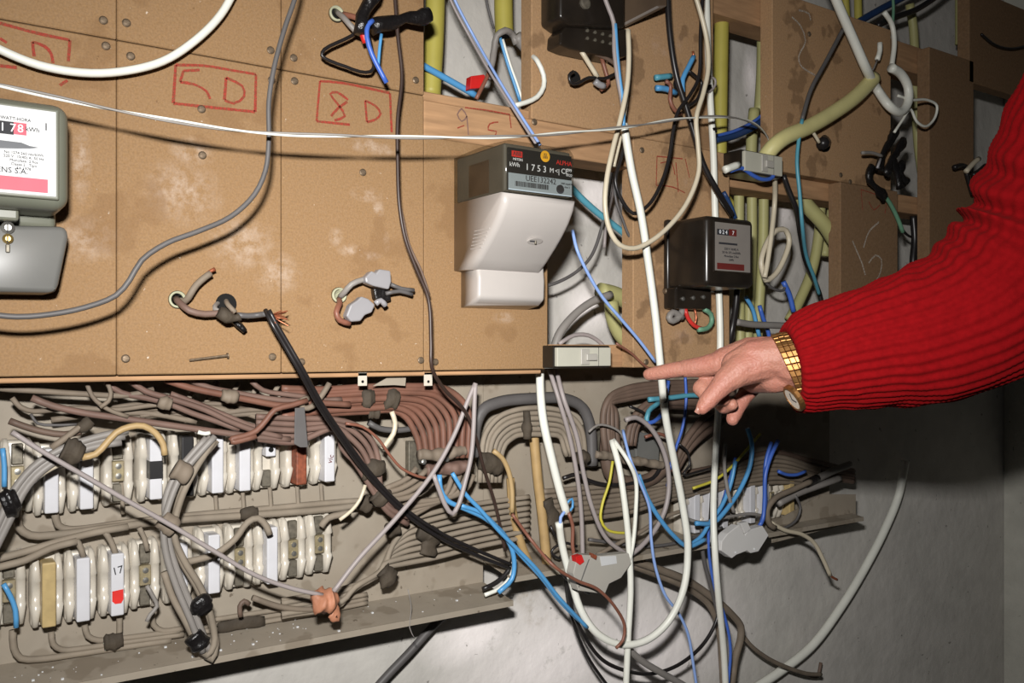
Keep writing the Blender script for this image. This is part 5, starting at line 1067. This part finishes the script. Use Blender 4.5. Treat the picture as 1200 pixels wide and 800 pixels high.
# arc length at keys
idx = []
j = 0
for kpt in kp:
    best = min(range(j, len(path)), key=lambda i: (path[i] - kpt).length_squared); idx.append(best); j = best
def rad_at(i):
    k = min(len(idx) - 2, max(0, bisect.bisect_right(idx, i) - 1)); t_ = (i - idx[k]) / max(1, idx[k + 1] - idx[k]); t_ = t_ * t_ * (3 - 2 * t_) * .5 + t_ * .5
    return key[k] * (1 - t_) + key[k + 1] * t_
rows = []
for i, p in enumerate(path):
    tv = (path[min(i + 1, len(path) - 1)] - path[max(i - 1, 0)]).normalized()
    if i: dist += (p - path[i - 1]).length
    up = Vector((0, 0, 1)); s_ = tv.cross(up).normalized() if abs(tv.z) < .95 else s_
    # frame carried along
    if u_ is None: u_ = (Vector((0, 0, 1)) - tv * tv.z).normalized()
    else: u_ = (u_ - tv * u_.dot(tv)).normalized()
    v_ = tv.cross(u_); r0 = rad_at(i)
    edge = min(1, dist / .004); r0 *= .86 + .14 * edge if edge < 1 else 1
    for k in range(NR):
        a = 2 * math.pi * k / NR
        d_ = u_ * math.cos(a) + v_ * math.sin(a)
        q = p + d_ * r0
        rib = .0011 * math.cos(a * 38) + .00035 * math.sin(dist / .0047 * 2 * math.pi + 2.2 * abs(math.sin(a * 19)))
        fold = .0045 * noise.noise(Vector((dist * 16, math.cos(a) * 1.1, math.sin(a) * 1.1))) + .003 * noise.noise(Vector((dist * 40, math.cos(a) * 2.2 + 5, math.sin(a) * 2.2)))
        # bunching on the inside of the elbow
        ins = max(0, math.cos(a - .2)); el = math.exp(-((i / len(path) - .50) / .13) ** 2)
        fold += ins * el * .007 * math.sin(dist * 150 + 1.2 * math.sin(a * 2))
        V.append(q + d_ * (rib + fold))
n = len(path)
for i in range(n - 1):
    for k in range(NR): Q.append((i * NR + k, i * NR + (k + 1) % NR, (i + 1) * NR + (k + 1) % NR, (i + 1) * NR + k))
# turned-in cuff
b0 = len(V)
c0 = path[0]
for k in range(NR): V.append(c0 + (V[k] - c0) * .80 + (path[3] - path[0]) * 1.5)
for k in range(NR): Q.append((k, (k + 1) % NR, b0 + (k + 1) % NR, b0 + k))
slv = mk('sweater_sleeve', (V, Q), M['knit'], person, True); slv['label'] = 'red ribbed knit sleeve'

# ---------------------------------------------------------------- bracelet watch
wc = atz(930, 430, .985); ax = (atz(960, 421, .983) - atz(905, 432, .993)).normalized()
up = (atz(912, 388, .985) - atz(948, 472, .985)).normalized(); up = (up - ax * up.dot(ax)).normalized(); sd = ax.cross(up)
tilt = (atz(912, 388, .985) - atz(948, 472, .985)) / 2
wt = thing('wristwatch', wc, 'gold bracelet watch on the pointing wrist at the red cuff', 'watch')
NL = 34; ra, rb = 41 * .985 / F, 30 * .985 / F
sk = Vector(tilt).dot(ax) / ra
def ring(a, r=0.0): return wc + up * math.cos(a) * (ra + r) + sd * math.sin(a) * (rb + r) + ax * (math.cos(a) * sk * ra)
for k in range(NL):
    a = 2 * math.pi * k / NL
    if math.cos(a) < -.90: continue
    p = ring(a); tg = (ring(a + .05) - ring(a - .05)).normalized(); nr = tg.cross(ax).normalized()
    if nr.dot(p - wc) < 0: nr = -nr
    h = (ring(a + math.pi / NL) - ring(a - math.pi / NL)).length * .46
    Mx = Matrix((tuple(tg) + (0,), tuple(ax) + (0,), tuple(nr) + (0,), (0, 0, 0, 1))).transposed()
    lk = xf(join(box(-h, h, -.0085, -.003, -.001, .0016, .0005, 1), box(-h, h, -.0028, .0028, -.001, .0022, .0005, 1), box(-h, h, .003, .0085, -.001, .0016, .0005, 1)), Matrix.Translation(p) @ Mx)
    mk('bracelet_link', lk, M['gold'], wt)
p = atz(931, 466, .975); nr = (Vector((0, 0, -.50)) - FW * .10 - RT * .80).normalized()
cs = mk('watch_case', lathe(p, nr, [(.014, -.003), (.016, -.002), (.016, .002), (.0145, .0036), (.0125, .0036), (.0125, .0028)], 28), M['gold'], wt, False)
mk('watch_dial', lathe(p, nr, [(.0124, .0025), (.0124, .0030)], 28), M['dial'], cs)
for a in (0.6, 2.2):
    s = nr.orthogonal().normalized(); s2 = nr.cross(s); dr = s * math.cos(a) + s2 * math.sin(a)
    mk('watch_hand', tube([p + nr * .0034, p + nr * .0034 + dr * .008], .0005, 5), M['ink'], cs)
